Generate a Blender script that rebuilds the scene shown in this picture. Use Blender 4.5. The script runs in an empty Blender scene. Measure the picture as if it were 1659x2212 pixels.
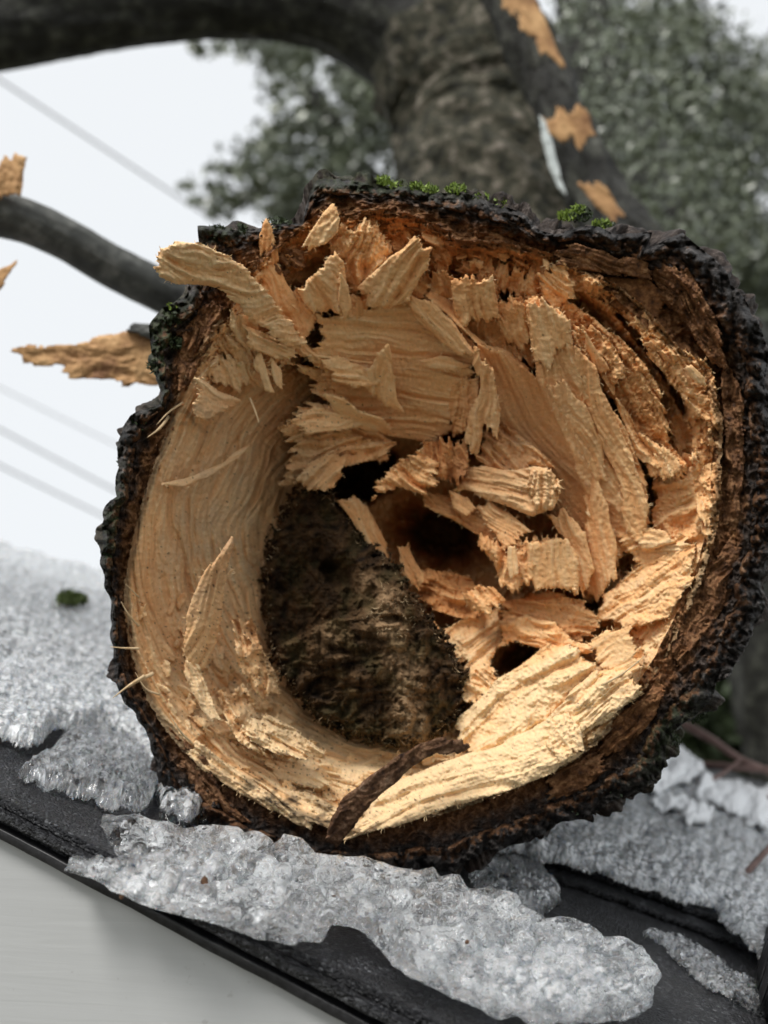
import bpy, math, random
import numpy as np
from mathutils import Vector, Matrix

random.seed(7); rng = np.random.default_rng(7)
sc = bpy.context.scene
COL = sc.collection

# ------------------------------------------------------------------ camera
F = 2372.0; CX = 829.5; CY = 1106.0
PITCH = math.radians(15)
CAM = np.array([0.0, 0.0, 2.6])
RT = np.array([1.0, 0, 0]); FW = np.array([0, math.cos(PITCH), math.sin(PITCH)]); UP = np.array([0, -math.sin(PITCH), math.cos(PITCH)])
cd = bpy.data.cameras.new('camera'); cam = bpy.data.objects.new('camera', cd); COL.objects.link(cam)
cam.location = CAM; cam.rotation_euler = (math.pi/2 + PITCH, 0, 0)
cd.sensor_fit = 'VERTICAL'; cd.sensor_height = 24; cd.lens = 12*F/1106.0
cd.clip_start = 0.02; cd.clip_end = 500
cd.dof.use_dof = True; cd.dof.focus_distance = 0.436; cd.dof.aperture_fstop = cd.lens/4.7
sc.camera = cam

# ------------------------------------------------------------------ world, sun, exposure
w = bpy.data.worlds.new('World'); sc.world = w; w.use_nodes = True
nt = w.node_tree; nt.nodes.clear()
SUN_EL, SUN_ROT = 50, 214
sky = nt.nodes.new('ShaderNodeTexSky'); sky.sky_type = 'NISHITA'; sky.sun_disc = False
sky.sun_elevation = math.radians(SUN_EL); sky.sun_rotation = math.radians(SUN_ROT); sky.dust_density = 5; sky.air_density = 1
mx = nt.nodes.new('ShaderNodeMix'); mx.data_type = 'RGBA'; mx.inputs[0].default_value = 0.9
mx.inputs[7].default_value = (8.4, 8.65, 8.85, 1)
bg = nt.nodes.new('ShaderNodeBackground'); bg.inputs[1].default_value = 0.1
out = nt.nodes.new('ShaderNodeOutputWorld')
nt.links.new(sky.outputs[0], mx.inputs[6]); nt.links.new(mx.outputs[2], bg.inputs[0]); nt.links.new(bg.outputs[0], out.inputs[0])
sd_ = bpy.data.lights.new('sun', 'SUN'); sd_.energy = 2.5; sd_.angle = math.radians(20); sd_.color = (1, .97, .93)
sun = bpy.data.objects.new('sun', sd_); COL.objects.link(sun)
# the sun stands behind the photographer's left shoulder
az = math.radians(SUN_ROT); el = math.radians(SUN_EL)
sdir = Vector((math.sin(az)*math.cos(el), math.cos(az)*math.cos(el), math.sin(el)))
sun.rotation_euler = (-sdir).to_track_quat('-Z', 'Y').to_euler()
vs = sc.view_settings; vs.view_transform = 'Standard'; vs.look = 'None'; vs.exposure = 0.2; vs.gamma = 1
sc.cycles.max_bounces = 10; sc.cycles.transmission_bounces = 10; sc.cycles.glossy_bounces = 4; sc.cycles.diffuse_bounces = 4

# ------------------------------------------------------------------ mapping
D0 = 0.47; S = D0/F
def P(x, y, d):
    x = np.asarray(x, float); y = np.asarray(y, float); d = np.asarray(d, float)
    u = (x-CX)/F*d; v = (CY-y)/F*d
    return CAM + u[..., None]*RT + v[..., None]*UP + d[..., None]*FW
def m_log(x, y, h): return P(x, y, D0 - h*S)
NC = np.array([.33, 1, -.0136]); NW = NC[0]*RT + NC[1]*UP + NC[2]*FW; NW = NW/np.linalg.norm(NW)
def roof_d(x, y): return -.165/(.33*(x-CX)/F + (CY-y)/F - .0136)
def m_roof(x, y, h): return P(x, y, roof_d(x, y)) + (np.asarray(h)*0.001)[..., None]*NW       # h in mm above the roof

# ------------------------------------------------------------------ noise
def _h(ix, iy, s):
    h = (ix.astype(np.int64)*374761393 + iy.astype(np.int64)*668265263 + s*974634777) & 0xffffffff
    h = ((h ^ (h >> 13))*1274126177) & 0xffffffff
    return ((h ^ (h >> 16)) & 0xffff)/65535.0
def pn(x, y, s=0):
    x = np.asarray(x, float); y = np.asarray(y, float)
    xi = np.floor(x); yi = np.floor(y); fx = x-xi; fy = y-yi
    def g(dx, dy):
        a = _h(xi+dx, yi+dy, s)*2*math.pi
        return np.cos(a)*(fx-dx) + np.sin(a)*(fy-dy)
    u = fx*fx*fx*(fx*(fx*6-15)+10); v = fy*fy*fy*(fy*(fy*6-15)+10)
    a = g(0, 0); b = g(1, 0); c = g(0, 1); d = g(1, 1)
    return (a+(b-a)*u + (c-a)*v + (a-b-c+d)*u*v)*1.5
def fbm(x, y, s=0, o=4):
    r = 0; a = 1; t = 0
    for k in range(o):
        r = r + a*pn(x*2**k, y*2**k, s+k*17); t += a; a *= .5
    return r/t
def ridged(x, y, s=0, o=4):
    r = 0; a = 1; t = 0
    for k in range(o):
        r = r + a*(1-2*np.abs(pn(x*2**k, y*2**k, s+k*13))); t += a; a *= .55
    return r/t
def sstep(a, b, x):
    t = np.clip((x-a)/(b-a), 0, 1); return t*t*(3-2*t)
def billow(x, y, s=0, o=3):
    r = 0; a = 1; t = 0
    for k in range(o):
        r = r + a*np.abs(pn(x*2**k, y*2**k, s+k*13))*2; t += a; a *= .5
    return r/t
def stair(n, k, p=4):
    q = n*k; f = q-np.floor(q); return (np.floor(q)+f**p)/k

# ------------------------------------------------------------------ mesh helpers
def mesh_obj(name, V, faces, mat, parent=None, attrs=None, smooth=True):
    me = bpy.data.meshes.new(name)
    V = np.ascontiguousarray(V, dtype=np.float32).reshape(-1, 3)
    me.vertices.add(len(V)); me.vertices.foreach_set('co', V.ravel())
    fl = faces if isinstance(faces, (list, tuple)) else [faces]
    fl = [np.asarray(f, dtype=np.int32) for f in fl if len(f)]
    nl = sum(f.size for f in fl); npo = sum(len(f) for f in fl)
    me.loops.add(nl); me.polygons.add(npo)
    li = np.concatenate([f.ravel() for f in fl]); me.loops.foreach_set('vertex_index', li)
    cnt = np.concatenate([np.full(len(f), f.shape[1]) for f in fl])
    st = np.concatenate([[0], np.cumsum(cnt)[:-1]]).astype(np.int32)
    me.polygons.foreach_set('loop_start', st)
    me.polygons.foreach_set('use_smooth', np.full(npo, smooth))
    me.update(calc_edges=True)
    for k, a in (attrs or {}).items():
        at = me.attributes.new(k, 'FLOAT', 'POINT'); at.data.foreach_set('value', np.ascontiguousarray(a, dtype=np.float32).ravel())
    me.materials.append(mat)
    o = bpy.data.objects.new(name, me); COL.objects.link(o)
    if parent is not None:
        o.parent = parent; o.matrix_parent_inverse = Matrix.Translation(-Vector(parent.location))
    return o
def tag(o, label=None, cat=None, group=None, kind=None):
    if label: o['label'] = label
    if cat: o['category'] = cat
    if group: o['group'] = group
    if kind: o['kind'] = kind
    return o
def thing(name, label, cat, loc, group=None):
    o = bpy.data.objects.new(name, None); COL.objects.link(o); o.location = Vector([float(c) for c in loc]); o.empty_display_size = .02
    return tag(o, label, cat, group)
def gridfaces(n, m, wrap=False):
    i = np.arange(n-1)[:, None]*m; j = np.arange(m if wrap else m-1)[None, :]
    j2 = (j+1) % m
    return np.stack([i+j, i+j2, i+m+j2, i+m+j], -1).reshape(-1, 4)
def polysd(X, Y, poly):
    poly = np.asarray(poly, float); n = len(poly)
    d2 = np.full(X.shape, 1e18); ins = np.zeros(X.shape, bool)
    for k in range(n):
        ax, ay = poly[k]; bx, by = poly[(k+1) % n]
        ex, ey = bx-ax, by-ay; L = ex*ex+ey*ey+1e-9
        t = np.clip(((X-ax)*ex+(Y-ay)*ey)/L, 0, 1)
        d2 = np.minimum(d2, (X-ax-t*ex)**2+(Y-ay-t*ey)**2)
        if ay != by:
            c = ((ay > Y) != (by > Y)) & (X < (bx-ax)*(Y-ay)/(by-ay)+ax); ins ^= c
    return np.where(ins, 1, -1)*np.sqrt(d2)
def caps(X, Y, sp, r0, r1, seed):
    r = np.random.default_rng(seed); out = np.zeros(X.shape)
    x0, x1, y0, y1 = X.min(), X.max(), Y.min(), Y.max(); st = X[0, 1]-X[0, 0] if X.shape[1] > 1 else 1
    nx = int((x1-x0)/sp)+2; ny = int((y1-y0)/sp)+2
    for i in range(nx):
        for j in range(ny):
            cx = x0+(i+r.random()*1.2-.1)*sp; cy = y0+(j+r.random()*1.2-.1)*sp; R = r0+(r1-r0)*r.random()**2
            a = max(0, int((cx-R-x0)/st)); b = int((cx+R-x0)/st)+2; c = max(0, int((cy-R-y0)/st)); e = int((cy+R-y0)/st)+2
            if b <= a or e <= c: continue
            sx = X[c:e, a:b]; sy = Y[c:e, a:b]
            if sx.size == 0: continue
            q = np.sqrt(np.maximum(R*R-(sx-cx)**2-(sy-cy)**2, 0))+(R*.3 if R > r0 else 0)*0
            out[c:e, a:b] = np.maximum(out[c:e, a:b], q)
    return out

# ------------------------------------------------------------------ materials
def newmat(name):
    m = bpy.data.materials.new(name); m.use_nodes = True; n = m.node_tree; n.nodes.clear()
    o = n.nodes.new('ShaderNodeOutputMaterial'); b = n.nodes.new('ShaderNodeBsdfPrincipled'); n.links.new(b.outputs[0], o.inputs[0])
    return m, n, b, o
def N(n, t, **kw):
    x = n.nodes.new(t)
    for k, v in kw.items(): setattr(x, k, v)
    return x
def attr(n, name):
    a = N(n, 'ShaderNodeAttribute'); a.attribute_name = name; return a.outputs['Fac']
def noise(n, scale, detail=4, rough=.6, vec=None, dist=0):
    t = N(n, 'ShaderNodeTexNoise'); t.inputs['Scale'].default_value = scale; t.inputs['Detail'].default_value = detail
    t.inputs['Roughness'].default_value = rough; t.inputs['Distortion'].default_value = dist
    if vec is None:
        c = N(n, 'ShaderNodeTexCoord'); vec = c.outputs['Object']
    n.links.new(vec, t.inputs['Vector']); return t.outputs['Fac']
def ramp(n, fac, stops):
    r = N(n, 'ShaderNodeValToRGB'); n.links.new(fac, r.inputs[0])
    while len(r.color_ramp.elements) < len(stops): r.color_ramp.elements.new(.5)
    for e, (p, c) in zip(r.color_ramp.elements, stops): e.position = p; e.color = (*c, 1) if len(c) == 3 else c
    return r.outputs[0]
def g3(v): return (v, v, v)
def mixc(n, fac, a, b, mode='MIX'):
    m = N(n, 'ShaderNodeMix', data_type='RGBA', blend_type=mode)
    for s, v in ((m.inputs[0], fac), (m.inputs[6], a), (m.inputs[7], b)):
        if isinstance(v, (int, float)): s.default_value = v
        elif isinstance(v, tuple): s.default_value = (*v, 1)
        else: n.links.new(v, s)
    return m.outputs[2]
def bump(n, b, h, strength=.5, dist=.001):
    bp = N(n, 'ShaderNodeBump'); bp.inputs['Strength'].default_value = strength; bp.inputs['Distance'].default_value = dist
    n.links.new(h, bp.inputs['Height']); n.links.new(bp.outputs[0], b.inputs['Normal']); return bp

def mat_wood():
    m, n, b, o = newmat('torn_wood')
    c = ramp(n, attr(n, 'tone'), [(0, (.95, .68, .385)), (.35, (.93, .555, .26)), (.65, (.80, .385, .145)), (1, (.44, .17, .055))])
    c = mixc(n, attr(n, 'grey'), c, (.56, .43, .29))
    f = noise(n, 700, 5, .75)
    c = mixc(n, .7, c, ramp(n, f, [(.32, g3(.80)), (.62, g3(1.10))]), 'MULTIPLY')
    c = mixc(n, attr(n, 'stain_shade'), c, (.045, .028, .016))
    n.links.new(c, b.inputs['Base Color']); b.inputs['Roughness'].default_value = .62; b.inputs['Specular IOR Level'].default_value = .3
    b.inputs['Subsurface Weight'].default_value = .12; b.inputs['Subsurface Radius'].default_value = (.002, .001, .0004); b.inputs['Subsurface Scale'].default_value = 1
    bump(n, b, f, .8, .0008); return m
def mat_bark():
    m, n, b, o = newmat('bark')
    f = noise(n, 260, 6, .7); f2 = noise(n, 60, 4, .6)
    dk = ramp(n, f, [(.35, (.004, .0035, .0035)), (.52, (.020, .016, .014)), (.62, (.075, .066, .062)), (.70, (.17, .155, .145))])
    dk = mixc(n, .75, dk, ramp(n, f2, [(.38, g3(.35)), (.62, g3(1.5))]), 'MULTIPLY')
    br = ramp(n, f, [(.30, (.045, .018, .008)), (.5, (.25, .105, .036)), (.68, (.52, .27, .11))])
    c = mixc(n, attr(n, 'inner'), dk, br)
    ms = ramp(n, f, [(.3, (.012, .02, .006)), (.6, (.05, .075, .018)), (.8, (.16, .20, .06))])
    c = mixc(n, attr(n, 'moss'), c, ms)
    n.links.new(c, b.inputs['Base Color']); b.inputs['Roughness'].default_value = .6; b.inputs['Specular IOR Level'].default_value = .35
    bump(n, b, f, 1, .0018); return m
def mat_knot():
    m, n, b, o = newmat('rotten_wood')
    f = noise(n, 700, 5, .7)
    c = ramp(n, attr(n, 'tone'), [(0, (.016, .009, .005)), (.5, (.088, .049, .021)), (1, (.34, .22, .12))])
    c = mixc(n, .6, c, ramp(n, f, [(.3, g3(.45)), (.7, g3(1.5))]), 'MULTIPLY')
    c = mixc(n, attr(n, 'moss'), c, (.055, .055, .018))
    n.links.new(c, b.inputs['Base Color']); b.inputs['Roughness'].default_value = .85; b.inputs['Specular IOR Level'].default_value = .2
    bump(n, b, f, .9, .0008); return m
def mat_ice(name, cloud=.5, grain=700, rough=.03, cm=.4, bs=.45, wc=.86):
    m, n, b, o = newmat(name)
    b.inputs['Base Color'].default_value = (.97, .985, 1, 1); b.inputs['Transmission Weight'].default_value = 1
    b.inputs['IOR'].default_value = 1.31; b.inputs['Roughness'].default_value = rough
    tc = N(n, 'ShaderNodeTexCoord')
    v = N(n, 'ShaderNodeTexVoronoi'); v.inputs['Scale'].default_value = grain; n.links.new(tc.outputs['Object'], v.inputs['Vector'])
    sepc = N(n, 'ShaderNodeSeparateColor'); n.links.new(v.outputs['Color'], sepc.inputs[0])
    f = noise(n, grain*1.6, 3, .6)
    hh = N(n, 'ShaderNodeMath', operation='SUBTRACT'); n.links.new(f, hh.inputs[0]); n.links.new(v.outputs['Distance'], hh.inputs[1])
    w_ = N(n, 'ShaderNodeBsdfPrincipled'); w_.inputs['Base Color'].default_value = (wc, wc+.025, wc+.045, 1); w_.inputs['Roughness'].default_value = .12
    w_.inputs['Specular IOR Level'].default_value = 1
    w_.inputs['Subsurface Weight'].default_value = .4; w_.inputs['Subsurface Radius'].default_value = (.004, .005, .006); w_.inputs['Subsurface Scale'].default_value = 1
    bp = bump(n, b, hh.outputs[0], bs, .0011); n.links.new(bp.outputs[0], w_.inputs['Normal'])
    f2 = noise(n, 130, 4, .65)
    fac = ramp(n, f2, [(.30, g3(max(0, cloud-.38))), (.68, g3(min(1, cloud+.38)))])
    cell = N(n, 'ShaderNodeMath', operation='MULTIPLY_ADD'); n.links.new(sepc.outputs[0], cell.inputs[0]); cell.inputs[1].default_value = cm; cell.inputs[2].default_value = -cm/2
    at = N(n, 'ShaderNodeMath', operation='ADD'); n.links.new(fac, at.inputs[0]); n.links.new(attr(n, 'cloud'), at.inputs[1])
    a2 = N(n, 'ShaderNodeMath', operation='ADD'); a2.use_clamp = True; n.links.new(at.outputs[0], a2.inputs[0]); n.links.new(cell.outputs[0], a2.inputs[1])
    ms = N(n, 'ShaderNodeMixShader'); n.links.new(a2.outputs[0], ms.inputs[0]); n.links.new(b.outputs[0], ms.inputs[1]); n.links.new(w_.outputs[0], ms.inputs[2])
    n.links.new(ms.outputs[0], o.inputs[0]); return m
def mat_core():
    """white air bubbles frozen into the ice: clear gaps between cloudy clots"""
    m, n, b, o = newmat('bubbly_ice'); f = noise(n, 95, 5, .72); f2 = noise(n, 900, 2)
    b.inputs['Base Color'].default_value = (.97, .985, .99, 1); b.inputs['Roughness'].default_value = .15
    tr = N(n, 'ShaderNodeBsdfTranslucent'); tr.inputs[0].default_value = (.95, .97, 1, 1); bump(n, b, f2, .8, .001)
    mm = N(n, 'ShaderNodeMixShader'); mm.inputs[0].default_value = .3; n.links.new(b.outputs[0], mm.inputs[1]); n.links.new(tr.outputs[0], mm.inputs[2])
    cl = N(n, 'ShaderNodeBsdfTransparent'); ms = N(n, 'ShaderNodeMixShader')
    n.links.new(ramp(n, f, [(.46, g3(.0)), (.56, g3(1))]), ms.inputs[0]); n.links.new(cl.outputs[0], ms.inputs[1]); n.links.new(mm.outputs[0], ms.inputs[2])
    n.links.new(ms.outputs[0], o.inputs[0]); return m
def mat_simple(name, stops, scale=50, rough=.7, bs=.5, bd=.002, spec=.4, detail=5):
    m, n, b, o = newmat(name); f = noise(n, scale, detail, .65)
    n.links.new(ramp(n, f, stops), b.inputs['Base Color']); b.inputs['Roughness'].default_value = rough; b.inputs['Specular IOR Level'].default_value = spec
    if bs: bump(n, b, f, bs, bd)
    return m
M_wood = mat_wood(); M_bark = mat_bark(); M_knot = mat_knot()
M_ice = mat_ice('clear_ice', .0, 420, .01, .10, .16); M_crust = mat_ice('granular_ice', .27, 420, .03, .55, .4, .78)
def mat_shingle():
    m, n, b, o = newmat('asphalt_shingle'); g = noise(n, 60, 3); f = noise(n, 1300, 3, .7)
    tc = N(n, 'ShaderNodeTexCoord'); v = N(n, 'ShaderNodeTexVoronoi'); v.inputs['Scale'].default_value = 800; n.links.new(tc.outputs['Object'], v.inputs['Vector'])
    sepc = N(n, 'ShaderNodeSeparateColor'); n.links.new(v.outputs['Color'], sepc.inputs[0])
    c = ramp(n, sepc.outputs[0], [(.3, (.006, .006, .008)), (.7, (.028, .029, .033)), (.93, (.05, .052, .057)), (1, (.16, .165, .175))])
    c = mixc(n, .8, c, ramp(n, g, [(.35, g3(.35)), (.65, g3(1.3))]), 'MULTIPLY')
    hh = N(n, 'ShaderNodeMath', operation='SUBTRACT'); n.links.new(f, hh.inputs[0]); n.links.new(v.outputs['Distance'], hh.inputs[1])
    n.links.new(c, b.inputs['Base Color']); b.inputs['Roughness'].default_value = .3; bump(n, b, hh.outputs[0], 1, .0015); return m
M_shingle = mat_shingle()
def mat_board():
    m, n, b, o = newmat('white_painted_board')
    tc = N(n, 'ShaderNodeTexCoord'); mp = N(n, 'ShaderNodeMapping'); mp.inputs['Scale'].default_value = (14, 14, 260)
    mp.inputs['Rotation'].default_value = (0, math.radians(-24), 0)
    n.links.new(tc.outputs['Object'], mp.inputs[0]); f = noise(n, 1, 4, .5, mp.outputs[0], .6); d = noise(n, 240, 2)
    c = ramp(n, d, [(.22, (.40, .40, .40)), (.30, (.47, .48, .48))])
    c = mixc(n, .05, c, ramp(n, f, [(.4, g3(.5)), (.6, g3(1))]), 'MULTIPLY')
    n.links.new(c, b.inputs['Base Color']); b.inputs['Roughness'].default_value = .45; bump(n, b, f, .15, .0008); return m
M_board = mat_board()
M_farbark = mat_simple('dark_tree_bark', [(.3, (.010, .010, .009)), (.5, (.03, .030, .026)), (.62, (.07, .072, .058)), (.75, (.17, .17, .15))], 45, .8, .8, .01)
M_mossbark = mat_simple('mossy_bark', [(.34, (.007, .007, .005)), (.46, (.028, .028, .014)), (.56, (.075, .067, .045)), (.68, (.24, .21, .17))], 55, .85, .9, .012)
M_branch = mat_simple('grey_branch_bark', [(.3, (.028, .028, .026)), (.5, (.07, .072, .064)), (.7, (.20, .20, .18))], 42, .6, .7, .004)
M_torn = mat_simple('torn_wood_far', [(.3, (.22, .10, .045)), (.5, (.50, .28, .12)), (.7, (.74, .46, .22))], 50, .7, .6, .004)
M_moss = mat_simple('moss_leaf', [(.3, (.05, .09, .01)), (.7, (.26, .36, .05))], 300, .6, 0)
M_mossd = mat_simple('dark_moss_leaf', [(.3, (.012, .02, .008)), (.7, (.05, .075, .025))], 300, .6, 0)
M_hair2 = mat_simple('torn_fibre', [(.3, (.86, .56, .27)), (.7, (.95, .74, .44))], 200, .7, 0)
M_rot = mat_simple('rotten_fibre', [(.3, (.022, .014, .007)), (.7, (.10, .063, .028))], 300, .8, 0)
M_lichen = mat_simple('lichen', [(.3, (.10, .15, .09)), (.7, (.28, .36, .24))], 200, .8, 0)
M_hair = mat_simple('wood_fibre', [(.3, (.55, .38, .2)), (.7, (.75, .58, .36))], 200, .7, 0)
M_leaf = mat_simple('tree_leaf', [(.3, (.04, .055, .03)), (.7, (.17, .20, .12))], 3, .4, 0, spec=1)
M_skygap = mat_simple('sky_gap_white', [(.3, (.6, .66, .64)), (.7, (.85, .9, .88))], 100, .25, 0)
M_wire = mat_simple('cable_rubber', [(.3, (.30, .30, .32)), (.7, (.36, .36, .38))], 5, .6, 0)
M_twig = mat_simple('twig_bark', [(.3, (.10, .055, .045)), (.7, (.26, .17, .15))], 60, .6, .3)

# ------------------------------------------------------------------ flake: a closed slab traced at its own distance
CLOG = (885.0, 1160.0)
def stains_shade(X, Y):
    st = np.zeros(X.shape)
    def g(cx, cy, sx, sy, a, rot=0):
        c, s = math.cos(rot), math.sin(rot); dx = X-cx; dy = Y-cy
        return a*np.exp(-((dx*c+dy*s)/sx)**2-((-dx*s+dy*c)/sy)**2)
    n1 = fbm(X/60, Y/60, 301)
    st += g(640, 1500, 110, 32, .55, math.radians(62))*sstep(-.3, .4, n1+.2)
    st += g(585, 1290, 42, 200, .75)*sstep(-.5, .3, fbm(X/16, Y/90, 306))+g(640, 1050, 60, 90, .35)+g(700, 1590, 160, 34, .3, .25)  # brown beside the knot: part stain, part wall shade put into the colour
    st += g(690, 1000, 60, 60, .2)
    st += g(640, 1740, 180, 40, .75, math.radians(22))*sstep(-.1, .3, fbm(X/40, Y/20, 303))
    st += g(430, 1560, 60, 40, .3)*sstep(0, .3, n1)
    st += g(420, 900, 60, 40, .4)*sstep(-.1, .2, fbm(X/20, Y/20, 305))
    sp = pn(X/7.5, Y/7.5, 411); sp2 = pn(X/4.5, Y/4.5, 412)
    dens = g(520, 1400, 260, 330, .22) + g(760, 1720, 380, 100, .20)+g(700, 900, 200, 100, .16)+g(1130, 1180, 90, 130, .12)+g(1000, 1450, 100, 80, .15)-.04
    st += sstep(.78-dens, .86-dens, sp)*.9 + .8*sstep(.80-dens, .88-dens, sp2)
    return np.clip(st, 0, 1)
def greys(X, Y):
    g = .42*np.exp(-((X-450)/160)**2-((Y-1100)/340)**2)+.3*np.exp(-((X-1130)/140)**2-((Y-950)/160)**2)
    return np.clip(g*(1+fbm(X/50, Y/50, 77)), 0, .7)
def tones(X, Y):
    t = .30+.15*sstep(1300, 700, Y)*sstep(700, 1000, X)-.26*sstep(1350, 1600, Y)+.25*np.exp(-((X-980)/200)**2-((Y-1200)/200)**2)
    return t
def surf(hp, X, Y):
    hp = np.asarray(hp, float); x = (hp[:, 0]-CLOG[0])/100; y = (hp[:, 1]-CLOG[1])/100
    if len(hp) < 6:
        if len(hp) == 1: return np.full(X.shape, hp[0, 2])
        A = np.stack([np.ones_like(x), x, y], 1)
        c = np.linalg.lstsq(A.T@A+1e-4*np.eye(3), A.T@hp[:, 2], rcond=None)[0]
        Xs, Ys = (X-CLOG[0])/100, (Y-CLOG[1])/100; return c[0]+c[1]*Xs+c[2]*Ys
    A = np.stack([np.ones_like(x), x, y, x*x, x*y, y*y], 1)
    c = np.linalg.lstsq(A.T@A+1e-3*np.eye(6), A.T@hp[:, 2], rcond=None)[0]
    Xs, Ys = (X-CLOG[0])/100, (Y-CLOG[1])/100; return c[0]+c[1]*Xs+c[2]*Ys+c[3]*Xs*Xs+c[4]*Xs*Ys+c[5]*Ys*Ys
SEED = [100]
FR = []
def extra(X, Y):
    dx = X-CLOG[0]-20; dy = Y-CLOG[1]-40; th = np.arctan2(dy, dx); rn = np.hypot(dx, dy)/Ri(th)
    return -270*(1-np.clip(rn, 0, 1)**2)**1.25
def flake(name, poly, hp, ang=0, t=40, jag=12, amp=4, rib=0, mat=None, parent=None, mapf=m_log, step=2.2, bend=0, cup=0,
          tone=0, fl=80, fw=9, edge=8, iso=3, bead=None, attrs=None, cloud=0, stainadd=0, vs_=1.0, backamp=None, lam=None, grow=None, ret=False, bead2=None, follow=0, drop=None):
    SEED[0] += 1; s = SEED[0]
    poly = np.asarray(poly, float); pad = 8+jag*.5
    xs = np.arange(poly[:, 0].min()-pad, poly[:, 0].max()+pad, step); ys = np.arange(poly[:, 1].min()-pad, poly[:, 1].max()+pad, step)
    X, Y = np.meshgrid(xs, ys); cx, cy = poly.mean(0); a = math.radians(ang)
    u = (X-cx)*math.cos(a)+(Y-cy)*math.sin(a); v = -(X-cx)*math.sin(a)+(Y-cy)*math.cos(a)
    if bend: v = v+bend*u*u/1000
    sd = polysd(X, Y, poly)
    jn = np.abs(pn(v/fw, u/(fl*1.5), s+1))*1.1+.5*np.abs(pn(v/fw*2.3, u/fl, s+2))+.25*(pn(X/4, Y/4, s+3)+.5)
    lf = pn(X/45, Y/45, s+4)*iso
    if mapf is m_log and attrs != 'ice':
        ry, rx = np.gradient(sd, step); al = np.abs(rx*math.cos(a)+ry*math.sin(a))**1.5
        jn = jn*(.45+.75*al)+1.5*al*np.clip(np.abs(pn(v/(fw*2.3), u/(fl*4), s+60))*2-.15, 0, 2)*.8
    sd = sd + (jag*.6 if grow is None else grow) - jag*jn - lf
    gy, gx = np.gradient(sd, step)
    gl = np.sqrt(gx*gx+gy*gy)+1e-6; gx /= gl; gy /= gl
    keep = sd > -step*.75
    mv = np.where(np.abs(sd) < step*.8, -sd, 0)/np.maximum(gl, .6)
    mv = np.clip(mv, -step*.5, step*.9)
    XX = X+gx*mv; YY = Y+gy*mv
    z = surf(hp, X, Y)
    if mapf is m_log and follow: z = z+follow*extra(X, Y)
    wv = v+pn(u/fl, v/(fw*6), s+5)*fw*2.2
    n = pn(u/(fl*2.5), wv/(fw*2.6), s+6)*1.6+pn(u/fl, wv/fw, s+7)+.6*pn(u/(fl*.5), wv/(fw*.45), s+8)
    gm = .35+.9*sstep(-.3, .4, pn(X/40, Y/40, s+15))
    z = z+amp*.95*n*gm+amp*.8*fbm(u/(fl*.35), wv/(fw*1.3), s+16, 4)
    if lam:  # broken terraces along the grain
        q = pn(u/(fl*.9), wv/(fw*2.2), s+20)*.7+.5*pn(X/28, Y/28, s+21)+.15*pn(X/6, Y/6, s+22)
        z = z+lam*stair(q, 3.2, 7)
    if rib: z = z+rib*ridged((u+6*pn(u/20, v/10, s+9))/13, v/34+pn(X/30, Y/30, s+10), s+11, 2)
    if cup: z = z-cup*(v/(np.abs(v[keep]).max()+1))**2
    z = z+1.5*fbm(X/9, Y/9, s+12, 4)*(amp*.4+.5)
    if bead is not None: z = z+(1.25*caps(X, Y, *bead, s)+.45*caps(X, Y, bead[0]*1.3, bead[1], bead[2]*.8, s+8))*vs_
    if bead2 is not None: z = z+caps(X, Y, *bead2, s+3)*.8
    sdp = np.maximum(sd, 0)
    prof = np.sqrt(np.clip(1-(1-np.clip(sdp/edge, 0, 1))**2, 0, 1))
    zf = z-(1-prof)*(drop if drop else min(t*.5, edge)*.9)
    zb = z-t+(1-prof)*min(t*.5, edge)*.5
    if backamp: zb = zb+backamp*fbm(X/18, Y/18, s+30)
    idx = -np.ones(X.shape, int)
    cell = keep[:-1, :-1] & keep[1:, :-1] & keep[:-1, 1:] & keep[1:, 1:]
    used = np.zeros(X.shape, bool)
    used[:-1, :-1] |= cell; used[1:, :-1] |= cell; used[:-1, 1:] |= cell; used[1:, 1:] |= cell
    idx[used] = np.arange(used.sum()); nv = used.sum()
    ci, cj = np.nonzero(cell)
    q = np.stack([idx[ci, cj], idx[ci+1, cj], idx[ci+1, cj+1], idx[ci, cj+1]], 1)
    # boundary edges
    e = np.concatenate([q[:, [0, 1]], q[:, [1, 2]], q[:, [2, 3]], q[:, [3, 0]]])
    key = e[:, 0]*nv+e[:, 1]; rk = e[:, 1]*nv+e[:, 0]
    be = e[~np.isin(key, rk)]
    side = np.stack([be[:, 1], be[:, 0], be[:, 0]+nv, be[:, 1]+nv], 1)
    x_, y_ = XX[used], YY[used]
    V = np.concatenate([mapf(x_, y_, zf[used]), mapf(x_, y_, zb[used])])
    faces = np.concatenate([q, (q[:, ::-1]+nv), side])
    if attrs == 'ice':
        cl = np.full(nv, float(cloud)) if np.isscalar(cloud) else cloud(x_, y_); A = {'cloud': np.concatenate([cl, cl])}
    else:
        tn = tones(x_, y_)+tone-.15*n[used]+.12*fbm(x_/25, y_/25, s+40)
        tn = tn+.22*(1-prof[used])*0
        st = np.clip(stains_shade(x_, y_)+stainadd, 0, 1); gr = greys(x_, y_)
        A = {'tone': np.concatenate([tn, tn+.25]), 'stain_shade': np.concatenate([st, st]), 'grey': np.concatenate([gr, gr])}
    if attrs != 'ice' and mapf is m_log and (mat is None or mat is M_wood):
        bd = used & (sd < 2.5) & (sd > -2)
        if bd.sum() > 8:
            pb_ = mapf(XX[bd], YY[bd], zf[bd]-2); FR.append(np.concatenate([pb_, -gx[bd][:, None]*RT+gy[bd][:, None]*UP-FW*.35], 1))
    if ret: return V, faces, A
    return mesh_obj(name, V, faces, mat or M_wood, parent, A)

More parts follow.
